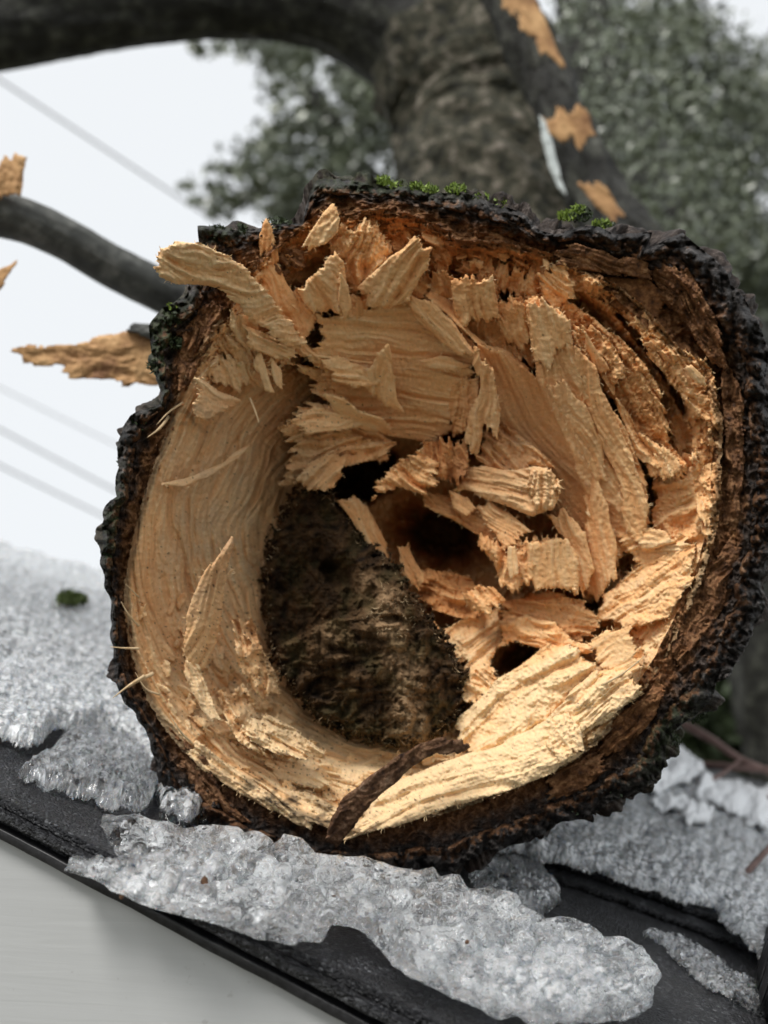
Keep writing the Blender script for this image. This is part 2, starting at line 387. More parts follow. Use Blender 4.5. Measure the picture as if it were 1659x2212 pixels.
# ------------------------------------------------------------------ the broken log
WOOD = [(480,690),(420,780),(395,840),(365,930),(340,1000),(308,1100),(285,1200),(272,1280),(282,1380),(300,1450),(345,1550),(410,1630),(480,1675),(560,1715),(635,1752),(705,1782),(790,1792),(900,1765),(1050,1722),(1150,1682),(1250,1632),(1310,1580),(1385,1490),(1450,1385),(1500,1275),(1542,1150),(1552,1000),(1555,900),(1520,800),(1450,740),(1370,650),(1215,560),(1000,525),(940,490),(850,455),(760,465),(690,470),(560,560),(510,630)]
BARK = [(675,410),(690,385),(730,380),(800,388),(850,400),(930,412),(1000,420),(1060,432),(1120,455),(1165,495),(1210,500),(1260,490),(1320,515),(1390,545),(1405,508),(1470,508),(1525,550),(1560,600),(1610,680),(1645,780),(1668,900),(1675,1050),(1660,1200),(1630,1330),(1575,1440),(1520,1520),(1450,1600),(1385,1690),(1300,1735),(1180,1790),(1060,1830),(980,1872),(880,1872),(700,1858),(590,1842),(480,1808),(395,1755),(340,1680),(325,1600),(295,1540),(250,1470),(248,1390),(240,1290),(218,1220),(230,1130),(255,1050),(252,970),(285,900),(340,875),(352,840),(328,790),(328,710),(355,665),(395,635),(440,560),(435,500),(520,492),(600,482),(655,488),(662,445)]
def polar(pts):
    p = np.asarray(pts, float)-CLOG; th = np.arctan2(p[:, 1], p[:, 0]); r = np.hypot(p[:, 0], p[:, 1]); o = np.argsort(th); th, r = th[o], r[o]
    return np.concatenate([th-2*math.pi, th, th+2*math.pi]), np.concatenate([r, r, r])
pw = polar(WOOD); pb = polar(BARK)
def Ri(t): return np.interp(t, *pw)
def Ro(t): return np.interp(t, *pb)

log = thing('broken_log', 'thick snapped log with torn pale wood and mossy bark, resting on the icy roof', 'log', P(880, 1860, .50))
KNOT = [(622,1100),(648,1068),(700,1060),(738,1105),(775,1165),(850,1225),(885,1290),(930,1350),(975,1410),(1005,1480),(990,1535),(930,1590),(850,1603),(760,1580),(690,1545),(640,1490),(598,1420),(580,1330),(578,1250),(596,1160)]
def well(X, Y, cx, cy, rx, ry, dep, rot=0, s=0, soft=.35):
    c, q = math.cos(rot), math.sin(rot); dx = X-cx; dy = Y-cy
    e = np.sqrt(((dx*c+dy*q)/rx)**2+((-dx*q+dy*c)/ry)**2)+.22*fbm(X/30, Y/30, s, 4)
    return -dep*sstep(1, 1-soft, e)
def cut(th): return (th+2.25) % (2*math.pi)-2.25
def base_h(X, Y):
    dx = X-CLOG[0]; dy = Y-CLOG[1]; th = cut(np.arctan2(dy, dx)); r = np.hypot(dx, dy); rn = r/Ri(th)
    H = -250*(1-np.clip(rn, 0, 1.05)**2.6)+extra(X, Y)
    top = sstep(850, 560, Y); H -= 45*top*(1-sstep(.9, 1.02, rn))
    H += 70*np.exp(-((X-1150)/260)**2-((Y-1600)/110)**2)
    H += 35*np.exp(-((X-800)/260)**2-((Y-1700)/70)**2)
    # grain flows round the hollow
    sw = th*330; wv = r+28*pn(sw/160, r/90, 3)+10*pn(sw/60, r/40, 4)
    n = pn(sw/230, wv/26, 5)*1.3+pn(sw/120, wv/10, 6)+.6*pn(sw/60, wv/4.6, 7)
    H += 6.5*n-5*np.maximum(0, pn(sw/90, wv/13, 9)-.25)*3
    H += 4*fbm(X/9, Y/9, 8, 3)
    right = sstep(930, 1050, X+.25*(Y-1100)); rb = ridged((r+12*pn(th*6, r/30, 11))/19, th*7, 12, 3)
    tear = np.clip(right*sstep(.35, .5, rn)+sstep(850, 760, Y)*sstep(1600, 900, Y), 0, 1)
    q = .9*pn(th*9, r/42, 20)+.5*pn(X/30, Y/30, 21)+.22*pn(X/9, Y/9, 22)+.12*pn(X/4.5, Y/4.5, 25)
    H += tear*(46*stair(q, 3.0, 6)+13*rb)
    # terraces stepping up toward the upper right rim
    ur = np.exp(-(((th+.70+math.pi) % (2*math.pi)-math.pi)/.75)**2)
    H -= 95*ur*sstep(.5, .75, rn)
    for k, (r0, hh) in enumerate(((.72, 34), (.82, 34), (.91, 26))):
        ed = rn-r0+.018*pn(th*26, r/30, 40+k)+.02*pn(th*5, 0*r, 50+k)+.012*ridged(th*60, r/40, 45+k, 2)
        H += hh*ur*sstep(-.012, .018, ed)-ur*14*np.exp(-((ed+.02)/.02)**2)
        H += ur*6*ridged(th*48, rn*8, 60+k, 2)*sstep(0, .01, ed)*sstep(.09, .05, ed)
    # bottom band steps
    bt = np.exp(-(((th-1.9+math.pi) % (2*math.pi)-math.pi)/.9)**2)
    q2 = pn(sw/170, wv/44, 70)+.35*pn(sw/40, wv/14, 71)
    H += bt*sstep(.6, .75, rn)*26*stair(q2, 2.6, 6)
    H += 0
    H += well(X, Y, 815, 1000, 125, 85, 170, -.5, 31, .95)+well(X, Y, 785, 1030, 88, 62, 600, -.5, 41, .35)
    H += well(X, Y, 965, 1165, 200, 140, 190, .25, 32, .9)+well(X, Y, 955, 1150, 130, 90, 380, .2, 42, .8)
    H += well(X, Y, 1140, 1405, 110, 60, 110, -.6, 33, .9)+well(X, Y, 1125, 1412, 84, 28, 240, -.6, 43, .7); H += well(X, Y, 1010, 1300, 70, 45, 80, 0, 34, .9)
    H += well(X, Y, 1300, 1290, 55, 36, 110, .2, 35, .8); H += well(X, Y, 1000, 940, 130, 45, 150, .3, 36, .8)
    # long crack near the upper right rim
    d = -polysd(X, Y, [(1335, 680), (1400, 745), (1440, 800), (1475, 880), (1478, 890), (1470, 880), (1432, 806), (1392, 752)])+4*pn(X/14, Y/14, 38)
    H -= 110*sstep(7, 1, d)
    d = -polysd(X, Y, [(690, 1860), (500, 1700), (440, 1600), (442, 1596), (505, 1690), (700, 1845)])
    H -= 30*sstep(16, 2, d+8*pn(X/30, Y/30, 39))
    return H, rn, n, q
xs = np.arange(255, 1580, 2.1); ys = np.arange(440, 1860, 2.1); X, Y = np.meshgrid(xs, ys)
H, rn, nn, qq = base_h(X, Y)
th = cut(np.arctan2(Y-CLOG[1], X-CLOG[0]))
keep = rn < 1.01+.008*pn(th*40, rn*3, 90)
keep &= ~(polysd(X, Y, KNOT) > 45)
idx = -np.ones(X.shape, int); cell = keep[:-1, :-1] & keep[1:, :-1] & keep[:-1, 1:] & keep[1:, 1:]
used = np.zeros(X.shape, bool)
for a_ in (slice(None, -1), slice(1, None)):
    for b_ in (slice(None, -1), slice(1, None)): used[a_, b_] |= cell
idx[used] = np.arange(used.sum()); ci, cj = np.nonzero(cell)
q = np.stack([idx[ci, cj], idx[ci+1, cj], idx[ci+1, cj+1], idx[ci, cj+1]], 1)
x_, y_ = X[used], Y[used]
thu = th[used]; ru = np.hypot(x_-CLOG[0], y_-CLOG[1]); lw = sstep(760, 600, x_)+sstep(1500, 1600, y_)
stk = pn(thu*2.2, (ru+20*pn(thu*3, ru/90, 501))/9, 502)+.6*pn(thu*5, ru/4.2, 503)
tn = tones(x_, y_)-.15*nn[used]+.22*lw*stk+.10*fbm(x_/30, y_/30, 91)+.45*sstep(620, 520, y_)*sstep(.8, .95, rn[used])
pit_shade = sstep(-760, -1000, H[used])  # shade of the deepest pits, painted as darker wood
mesh_obj('broken_wood', m_log(x_, y_, H[used]), q, M_wood, log, {'tone': tn, 'stain_shade': np.clip(stains_shade(x_, y_)+.22*lw*sstep(.35, .8, stk)+.5*pit_shade+.7*sstep(.975, 1.0, rn[used]+.01*fbm(x_/15, y_/15, 92)), 0, 1), 'grey': greys(x_, y_)})

# rotten knot
RIDGE = np.array([(640, 1040), (715, 1170), (840, 1290), (838, 1350), (870, 1450), (900, 1620)], float)
RH = np.array([-190, -130, 30, 55, 30, -40], float)
xs = np.arange(535, 1030, 2.0); ys = np.arange(1035, 1625, 2.0); X, Y = np.meshgrid(xs, ys)
best = np.full(X.shape, 1e9); sp = np.zeros(X.shape); hr = np.zeros(X.shape); acc = 0
for k in range(len(RIDGE)-1):
    a_, b_ = RIDGE[k], RIDGE[k+1]; e = b_-a_; L = np.hypot(*e)
    t = np.clip(((X-a_[0])*e[0]+(Y-a_[1])*e[1])/L**2, 0, 1); d = np.hypot(X-a_[0]-t*e[0], Y-a_[1]-t*e[1]); m = d < best
    side = np.sign(e[0]*(Y-a_[1])-e[1]*(X-a_[0]))
    best = np.where(m, d, best); sp = np.where(m, acc+t*L+side*3000, sp); hr = np.where(m, RH[k]+t*(RH[k+1]-RH[k]), hr); acc += L
ang = np.arctan2(Y-1300, X-840); rr = np.hypot(X-840, Y-1300)
coord = ang*130+20*pn(X/60, Y/60, 205)
crd = sp+26*pn(X/55, Y/55, 221)
K = hr-.85*best+.0012*best**2+sstep(0, 60, best)*(9*pn(best/80, crd/17, 201)+5*pn(best/30, crd/7, 202))+46*fbm(X/60, Y/60, 203, 5)+26*billow(X/30, Y/30, 204, 4)
K += 5*ridged((Y+14*pn(X/50, Y/50, 206))/11, X/60, 207, 2)*sstep(1300, 1340, Y)*sstep(800, 740, X)
K += well(X, Y, 722, 1240, 42, 34, 90, .4, 208, .7)+well(X, Y, 690, 1480, 50, 22, 40, -.3, 209)+well(X, Y, 845, 1338, 30, 14, 45, 0, 210, .6)
K = np.maximum(K+.5*extra(X, Y), base_h(X, Y)[0]+6)
ks = polysd(X, Y, KNOT)+22*fbm(X/20, Y/20, 211)+9*pn(X/5, Y/5, 212)
K -= 46*sstep(6, -16, ks)
keep = ks > -17
idx = -np.ones(X.shape, int); cell = keep[:-1, :-1] & keep[1:, :-1] & keep[:-1, 1:] & keep[1:, 1:]
used = np.zeros(X.shape, bool)
for a_ in (slice(None, -1), slice(1, None)):
    for b_ in (slice(None, -1), slice(1, None)): used[a_, b_] |= cell
idx[used] = np.arange(used.sum()); ci, cj = np.nonzero(cell)
q = np.stack([idx[ci, cj], idx[ci+1, cj], idx[ci+1, cj+1], idx[ci, cj+1]], 1); x_, y_ = X[used], Y[used]
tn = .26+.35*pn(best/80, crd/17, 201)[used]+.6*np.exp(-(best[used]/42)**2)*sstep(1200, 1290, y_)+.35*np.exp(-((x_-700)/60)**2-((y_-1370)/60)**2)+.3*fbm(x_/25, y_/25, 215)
ms = .8*np.clip(.6*sstep(-.05, .3, fbm(x_/60, y_/60, 216))+.5*sstep(1520, 1590, y_), 0, .85)
o = mesh_obj('rotten_knot', m_log(x_, y_, K[used]), q, M_knot, log, {'tone': tn, 'moss': ms*.6}); tag(o, 'dark brown rotten mossy knot bulging from the hollow')
KX, KY, KH = X, Y, K

# bark: inner fibrous ring, crest, and the side running back
NT = 1700; T = np.linspace(-math.pi, math.pi, NT, endpoint=False)
def per(fn):
    w_ = sstep(math.pi-.4, math.pi, T); return fn(T)*(1-w_)+fn(T-2*math.pi)*w_
ro = Ro(T)+per(lambda T: 14*pn(T*8, T*0+.5, 400)+20*np.abs(pn(T*6+2.3*np.sin(T*2), T*0+3.5, 401))+4*pn(T*24, T*0+5.5, 402)); ri = np.minimum(Ri(T), ro-14)
AX = .16*RT+.07*UP+FW; AX = AX/np.linalg.norm(AX)
def bark_h(q, T):   # height across the ring, q 0..1
    low = np.exp(-((T-1.6)/.75)**2); ur = np.exp(-((T+.75)/.6)**2); tp = np.exp(-((T+1.6)/.6)**2)
    return -22-34*low+30*sstep(.1, .8, q)-14*sstep(.85, 1, q)-ur*46*np.exp(-((q-.2)/.2)**2)-tp*60*sstep(0, 1, q)+20*ur*sstep(.6, .9, q)
# inner bark
qs = np.linspace(-.12, .66, 60); Q, TT = np.meshgrid(qs, T, indexing='ij'); ROQ = np.broadcast_to(ro, Q.shape); RIQ = np.broadcast_to(ri, Q.shape)
R = RIQ+Q*(ROQ-RIQ); X = CLOG[0]+R*np.cos(TT); Y = CLOG[1]+R*np.sin(TT)
inn = bark_h(Q, TT)+26*(ridged(X/42, Y/42, 410, 5)-.1)+14*fbm(X/13, Y/13, 411, 4)+8*ridged((R+14*pn(X/40, Y/40, 413))/11, TT*7, 412, 2)-6
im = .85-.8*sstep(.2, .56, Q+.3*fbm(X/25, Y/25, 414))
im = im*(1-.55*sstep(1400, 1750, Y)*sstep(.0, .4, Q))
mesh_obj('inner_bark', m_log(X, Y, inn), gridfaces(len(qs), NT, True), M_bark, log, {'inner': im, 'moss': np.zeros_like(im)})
# outer bark
qs = np.linspace(.52, 1, 26); sb = np.concatenate([np.linspace(2, 90, 34), np.linspace(96, 420, 60), np.linspace(440, 3600, 50)])
rows = []; IN = []; MO = []
def mossmask(X, Y, n):
    m = .75*np.exp(-((X-360)/60)**2-((Y-740)/120)**2)+.6*np.exp(-((X-900)/260)**2-((Y-395)/30)**2)+.5*np.exp(-((X-250)/30)**2-((Y-1130)/120)**2)+.4*np.exp(-((X-470)/50)**2-((Y-500)/40)**2)+.5*np.exp(-((X-1450)/120)**2-((Y-1600)/90)**2)
    return np.clip(m*sstep(-.35, .2, n), 0, .9)
for q_ in qs:
    r = ri+q_*(ro-ri); x = CLOG[0]+r*np.cos(T); y = CLOG[1]+r*np.sin(T)
    f = billow(x/48, y/48, 420, 4); g = fbm(x/12, y/12, 421, 3)
    wgt = sstep(.52, .62, q_)
    h = bark_h(q_+0*T, T)+wgt*(52*(f-.3)+7*g)-20*(1-wgt)+4
    rows.append(m_log(x, y, h)); IN.append(.45*(1-sstep(.6, .8, q_+.3*g))); MO.append(mossmask(x, y, g))
edge = rows[-1]; cen = m_log(np.array([CLOG[0]]), np.array([CLOG[1]]), np.array([0.]))[0]
rad = edge-cen; rad = rad-(rad@AX)[:, None]*AX; rl = np.linalg.norm(rad, axis=1)[:, None]; rad = rad/rl
roS = np.convolve(np.concatenate([ro[-60:], ro, ro[:60]]), np.ones(61)/61, 'same')[60:-60]-6
smooth_edge = m_log(CLOG[0]+roS*np.cos(T), CLOG[1]+roS*np.sin(T), np.full(NT, -14.))
for s_ in sb:
    arc = T*700; am = .3+1.0*sstep(-.35, .45, per(lambda T: pn(T*9, s_/160+0*T, 437)))
    f = per(lambda T: billow(T*8+.5*pn(T*7.7, s_/60+0*T, 433), s_/88+.5*pn(T*10, s_/80+0*T, 434), 430, 3)); g = per(lambda T: fbm(T*28, s_/25+0*T, 431, 3))
    k_ = sstep(0, 55, s_); grow = s_*.02
    disp = (grow+(32*np.tanh(2.6*(f-.3))*am+10*g)*sstep(0, 30, s_))*S
    x0 = CLOG[0]+ro*np.cos(T); y0 = CLOG[1]+ro*np.sin(T)
    rows.append(edge*(1-k_)+smooth_edge*k_+AX*(s_*S)+rad*disp[:, None]); IN.append(0*T+.06); MO.append(np.clip(mossmask(x0, y0, g)+.55*sstep(.0, .4, fbm(arc/70, s_/70+0*T, 432))*sstep(120, 400, s_), 0, .9))
mesh_obj('outer_bark', np.stack(rows), gridfaces(len(rows), NT, True), M_bark, log, {'inner': np.stack(IN), 'moss': np.stack(MO)})

# splinters and torn sheets: (outline, height points, grain angle, options)
def sp_(poly, hp, ang, t=40, **k): return flake('splinter', poly, hp, ang, parent=log, follow=.55, t=t+(60 if t > 36 else 0), **k)
A = sp_
# rim crumbs, back layer
A([(760,480),(800,465),(835,520),(850,560),(840,640),(780,660),(735,610),(730,530)], [(800,465,-25),(840,640,-60),(730,560,-50)], 80, t=60, amp=6, lam=20, jag=12, tone=.06, fw=7)
A([(850,470),(940,500),(1000,530),(960,600),(900,590),(850,540)], [(850,470,-60),(1000,540,-60),(900,600,-70)], 70, t=50, amp=7, lam=18, tone=.25, jag=10, fw=7)
A([(1005,560),(1060,545),(1130,580),(1180,545),(1220,570),(1225,640),(1180,700),(1110,650),(1040,620)], [(1060,550,-50),(1220,580,-45),(1120,680,-70)], 100, t=50, amp=7, rib=5, lam=18, jag=22, fw=8, tone=.02)
A([(900,585),(955,580),(985,610),(1025,590),(1062,590),(1072,655),(1120,640),(1160,690),(1150,800),(1110,790),(1030,762),(985,700),(925,650)], [(900,600,-35),(1065,595,-12),(1150,790,-60),(940,690,-50)], 75, t=70, amp=6, lam=20, jag=18, fw=8, tone=.08)
A([(1130,620),(1200,640),(1280,690),(1350,760),(1400,830),(1420,930),(1400,980),(1370,940),(1330,860),(1270,790),(1200,720),(1140,680)], [(1140,640,-50),(1280,720,-38),(1400,850,-30),(1400,970,-60),(1300,850,-60),(1180,700,-60)], 48, t=60, amp=6, rib=11, lam=18, jag=18, fw=10, tone=.06)
A([(1270,700),(1330,730),(1390,790),(1430,860),(1450,960),(1480,1010),(1440,990),(1400,940),(1360,850),(1300,790),(1250,740)], [(1270,700,-38),(1390,800,-18),(1450,960,-40),(1300,790,-45)], 52, t=60, amp=7, rib=12, lam=22, jag=18, fw=9, tone=.02)
A([(1370,700),(1430,745),(1500,770),(1530,760),(1545,830),(1555,870),(1535,910),(1500,900),(1460,830),(1400,760)], [(1370,700,-30),(1530,780,5),(1500,900,-15),(1420,790,-20)], 45, t=60, amp=8, rib=12, lam=24, jag=16, fw=9, tone=-.04)
A([(1490,790),(1520,815),(1528,835),(1510,830),(1475,795)], [(1490,790,30),(1525,835,22),(1475,800,10)], 45, t=12, amp=2, jag=4, tone=-.25)
# top wide sheet
A([(680,675),(700,690),(780,672),(860,655),(925,640),(985,690),(1035,750),(1030,800),(1012,880),(985,930),(940,955),(870,945),(780,925),(735,870),(700,820),(662,770),(690,730)], [(690,690,-30),(860,650,-30),(985,690,-22),(1035,760,-5),(1010,900,-95),(780,920,-150),(680,770,-70),(880,800,-75)], 8, t=80, amp=5, jag=10, fl=190, fw=8, bend=-.25, tone=-.02)
A([(920,635),(990,700),(1120,800),(1140,800),(1100,760),(1030,740),(980,660),(945,620)], [(930,640,-12),(1030,740,8),(1120,790,-30)], 42, t=30, amp=5, jag=9, fl=140, tone=.02)
A([(900,780),(960,770),(1020,790),(985,800),(930,792)], [(900,780,-30),(1020,795,-25),(960,770,-22)], 10, t=14, amp=2, jag=6, fw=5, tone=-.12)
# smaller torn layers under the sheet
A([(640,790),(700,800),(760,870),(800,930),(850,960),(790,985),(720,965),(650,930),(610,920),(640,880),(690,870)], [(640,800,-120),(700,850,-95),(850,960,-150),(620,920,-130)], 15, t=60, amp=6, lam=26, jag=16, fw=8, tone=.02)
A([(600,930),(700,900),(790,950),(860,960),(840,990),(760,1000),(700,1010),(650,1040),(605,1045),(625,990)], [(610,940,-135),(850,970,-150),(610,1040,-125),(740,950,-110)], -15, t=50, amp=5, lam=22, jag=14, fw=7, tone=.04)
A([(700,852),(745,860),(770,890),(830,905),(845,935),(790,930),(755,915),(720,885)], [(700,855,-60),(840,930,-90),(770,880,-55)], 28, t=22, amp=3, jag=7, fw=6, tone=-.10)
A([(765,800),(805,785),(815,760),(838,745),(848,800),(856,860),(872,893),(840,880),(800,850)], [(835,748,15),(770,800,-45),(870,890,-60)], 78, t=34, amp=4, jag=6, fw=7, tone=-.08)
A([(620,910),(680,880),(730,890),(800,920),(730,925),(660,935)], [(620,910,-70),(800,920,-110),(680,880,-85)], -8, t=18, amp=4, jag=9, fw=5, tone=-.05)
# right hand big sheets
A([(1030,742),(1075,758),(1130,790),(1185,835),(1230,900),(1275,985),(1300,1090),(1290,1200),(1275,1300),(1235,1250),(1200,1130),(1150,1020),(1100,960),(1060,900),(1035,830)], [(1030,745,20),(1180,830,-15),(1290,1050,-80),(1260,1290,-170),(1150,1020,-120),(1050,880,-70)], 52, t=70, amp=3.2, jag=8, fl=160, fw=9, bend=.5, tone=.04)
A([(1030,750),(1062,800),(1078,880),(1072,950),(1045,930),(1025,985),(1008,960),(1015,900),(1040,840),(1026,790)], [(1035,760,32),(1075,880,12),(1020,970,-50),(1050,800,28)], 98, t=30, amp=5, jag=12, fw=7, tone=-.02)
A([(985,800),(1028,815),(1030,860),(1005,930),(982,945),(972,880),(975,830)], [(1000,810,-50),(985,940,-90),(1028,850,-40)], 95, t=30, amp=4, rib=8, jag=9, fw=6, tone=.12)
A([(1140,655),(1160,640),(1200,668),(1230,690),(1236,750),(1282,790),(1300,860),(1330,900),(1362,960),(1395,1050),(1402,1130),(1385,1190),(1345,1200),(1300,1290),(1255,1300),(1262,1200),(1268,1090),(1240,980),(1195,880),(1165,820),(1148,740)], [(1150,650,28),(1230,740,25),(1330,900,5),(1395,1080,-50),(1280,1290,-150),(1250,1020,-40),(1180,800,0)], 62, t=70, amp=6, jag=10, fl=190, fw=14, bend=.6, tone=-.03)
A([(1145,650),(1170,642),(1228,692),(1232,745),(1200,760),(1190,800),(1160,780),(1148,720)], [(1150,650,46),(1230,710,42),(1180,800,26)], 70, t=18, amp=3, jag=12, fl=100, fw=10, tone=-.12)
A([(1240,745),(1285,790),(1300,850),(1340,930),(1375,1020),(1400,1100),(1392,1180),(1352,1150),(1340,1040),(1295,940),(1262,860)], [(1245,750,38),(1310,880,25),(1390,1100,-20),(1350,1150,-50)], 64, t=30, amp=5, jag=9, fl=150, fw=12, bend=.5, tone=.0)
A([(1280,1020),(1310,1090),(1330,1190),(1330,1250),(1292,1300),(1262,1280),(1270,1150)], [(1285,1030,-30),(1325,1200,-60),(1275,1290,-120)], 82, t=30, amp=4, jag=8, fl=120, fw=9, tone=-.02)
A([(1330,860),(1375,930),(1415,960),(1450,1000),(1485,985),(1535,925),(1500,1000),(1475,1040),(1420,1010),(1380,990)], [(1340,880,-15),(1535,930,5),(1475,1040,-15)], 60, t=30, amp=6, lam=16, jag=12, fw=8, tone=.02)
# right wall ribs
A([(1405,990),(1470,1020),(1545,1000),(1545,1100),(1530,1180),(1500,1270),(1455,1360),(1395,1450),(1375,1380),(1290,1330),(1300,1290),(1360,1240),(1400,1180),(1410,1080)], [(1420,1000,-70),(1540,1010,-18),(1500,1260,-12),(1400,1440,-20),(1300,1320,-140),(1400,1180,-110),(1460,1130,-60)], -28, t=40, amp=6, rib=5, lam=22, jag=9, fl=90, fw=11, tone=-.02)
A([(1330,1160),(1400,1150),(1450,1170),(1470,1150),(1500,1180),(1440,1220),(1370,1215)], [(1330,1170,-70),(1500,1180,-20),(1400,1210,-60)], -10, t=26, amp=5, lam=14, jag=12, fw=7, tone=-.03)
A([(1300,1290),(1380,1230),(1460,1190),(1505,1175),(1500,1250),(1440,1330),(1350,1360),(1290,1335)], [(1310,1290,-95),(1500,1190,0),(1440,1330,0),(1310,1340,-75)], -32, t=40, amp=6, rib=4, lam=16, jag=10, fl=90, fw=10, tone=-.05)
# stub block in the middle
A([(1000,1015),(1050,1010),(1110,1020),(1150,1008),(1185,1010),(1205,1050),(1195,1100),(1150,1112),(1080,1085),(1010,1060),(975,1060)], [(1000,1030,-70),(1190,1030,45),(1160,1105,35),(1060,1080,-30)], 12, t=60, amp=7, jag=8, fl=130, fw=10, tone=-.06, edge=14)
A([(1150,1012),(1190,1010),(1210,1050),(1196,1100),(1160,1110),(1140,1060)], [(1150,1020,48),(1205,1050,50),(1160,1105,46)], 100, t=40, amp=5, rib=7, lam=14, jag=6, fw=5, tone=-.08, edge=12)
A([(900,985),(930,985),(945,1020),(940,1055),(905,1058),(895,1030),(850,1010),(870,990)], [(900,990,-70),(940,1050,-60),(860,1005,-90)], 60, t=36, amp=6, lam=14, jag=6, fw=7, tone=0, edge=12)
A([(970,1060),(1010,1075),(1030,1100),(1010,1115),(980,1095)], [(970,1060,-80),(1030,1100,-55),(1010,1115,-60)], 40, t=20, amp=4, jag=4, fw=6, tone=0)
A([(1020,1090),(1060,1085),(1110,1120),(1150,1150),(1120,1180),(1090,1190),(1070,1150)], [(1020,1095,-70),(1150,1150,-10),(1090,1185,-20)], 40, t=30, amp=5, jag=8, fw=6, tone=-.04)
A([(1040,1150),(1080,1170),(1130,1160),(1200,1150),(1235,1170),(1245,1230),(1240,1285),(1200,1262),(1150,1265),(1110,1285),(1085,1270),(1070,1220),(1036,1180)], [(1040,1160,-25),(1235,1175,5),(1235,1280,-25),(1100,1275,-15)], 88, t=60, amp=6, lam=24, jag=10, fw=9, tone=-.02, edge=12)
A([(1098,1180),(1112,1180),(1120,1240),(1105,1250),(1095,1215)], [(1100,1180,14),(1110,1245,10),(1095,1215,8)], 85, t=10, amp=2, jag=3, fw=5, tone=-.25)
A([(1140,1170),(1220,1160),(1245,1200),(1250,1290),(1225,1270),(1160,1275),(1140,1230)], [(1150,1170,10),(1245,1200,15),(1240,1280,-10)], 80, t=24, amp=3, jag=8, fl=110, fw=12, tone=-.02)
A([(1110,940),(1130,945),(1170,985),(1200,1010),(1170,1015),(1130,1000)], [(1110,940,-70),(1200,1010,-20),(1130,1000,-60)], 42, t=24, amp=4, jag=5, fw=6, tone=.02)
# right of the knot and around the small pit
A([(930,1390),(985,1350),(1040,1320),(1100,1310),(1150,1310),(1090,1360),(1060,1420),(1070,1470),(1030,1490),(1010,1450),(970,1420)], [(940,1390,-110),(1100,1310,-150),(1060,1470,-80),(1000,1400,-95)], -38, t=50, amp=6, lam=20, jag=12, fw=9, tone=-.10)
A([(885,1305),(905,1310),(945,1350),(960,1400),(935,1395),(905,1350)], [(885,1305,-85),(960,1400,-85),(905,1350,-70)], 55, t=24, amp=4, jag=6, fw=6, tone=-.02)
A([(960,1430),(1010,1450),(1060,1450),(1080,1490),(1040,1520),(1000,1510),(985,1470)], [(960,1435,-80),(1075,1490,-50),(1000,1510,-55)], 40, t=40, amp=8, lam=24, jag=14, fw=6, tone=.04)
A([(1080,1350),(1130,1330),(1200,1350),(1250,1390),(1290,1400),(1240,1420),(1180,1400),(1120,1385),(1075,1395)], [(1080,1360,-90),(1280,1400,-25),(1180,1350,-55)], 15, t=30, amp=7, lam=14, jag=9, fw=8, tone=.06)
# bright ridge, bottom right
A([(985,1560),(1030,1520),(1080,1470),(1130,1440),(1190,1390),(1250,1395),(1300,1440),(1370,1450),(1388,1492),(1340,1530),(1300,1560),(1240,1600),(1150,1640),(1030,1650),(980,1610)], [(990,1580,-60),(1190,1395,20),(1280,1420,45),(1385,1480,52),(1300,1560,60),(1150,1640,30),(1080,1480,-20),(1180,1520,40)], -35, t=80, amp=7, lam=18, jag=12, fl=170, fw=12, bend=-.35, tone=-.10, edge=18)
A([(1270,1395),(1310,1365),(1368,1352),(1375,1390),(1388,1440),(1350,1462),(1310,1455),(1285,1430)], [(1270,1400,30),(1368,1352,50),(1385,1445,46)], -25, t=24, amp=3, jag=12, fw=7, tone=-.02)
A([(770,1740),(860,1690),(960,1650),(1080,1610),(1180,1560),(1225,1540),(1250,1570),(1258,1625),(1200,1665),(1080,1710),(960,1745),(850,1785),(740,1812),(712,1800)], [(740,1790,-10),(960,1655,15),(1225,1545,70),(1255,1620,78),(1080,1710,55),(850,1780,25),(700,1825,0)], -20, t=70, amp=6, lam=10, jag=8, fl=240, fw=12, bend=-.15, tone=-.16, edge=18)
A([(1190,1555),(1225,1538),(1252,1570),(1260,1625),(1215,1650),(1180,1610)], [(1200,1550,74),(1255,1570,80),(1215,1645,80)], -110, t=34, amp=4, rib=6, lam=8, jag=6, fw=6, tone=-.12, edge=14)
# bottom left layers
A([(420,1600),(500,1660),(560,1700),(620,1735),(690,1775),(675,1795),(600,1755),(520,1712),(440,1660),(400,1620)], [(420,1600,0),(560,1710,5),(690,1820,10)], 38, t=22, amp=5, lam=10, jag=9, fl=120, fw=7, tone=.02, stainadd=.12)
A([(560,1640),(640,1650),(700,1680),(720,1700),(660,1700),(600,1680)], [(560,1640,-60),(720,1700,-30),(640,1650,-50)], 18, t=22, amp=5, lam=8, jag=10, fl=90, fw=6, tone=-.12)
A([(600,1700),(680,1720),(750,1765),(755,1785),(710,1785),(650,1755)], [(600,1700,-25),(760,1780,-5),(650,1760,-10)], 28, t=24, amp=5, lam=10, jag=10, fl=90, fw=6, tone=-.14, stainadd=.06)
A([(470,1490),(520,1480),(560,1530),(580,1600),(640,1640),(590,1640),(530,1610),(490,1560)], [(470,1490,-20),(640,1640,-50),(520,1560,-5)], 52, t=30, amp=7, lam=38, jag=12, fl=70, fw=8, tone=0)
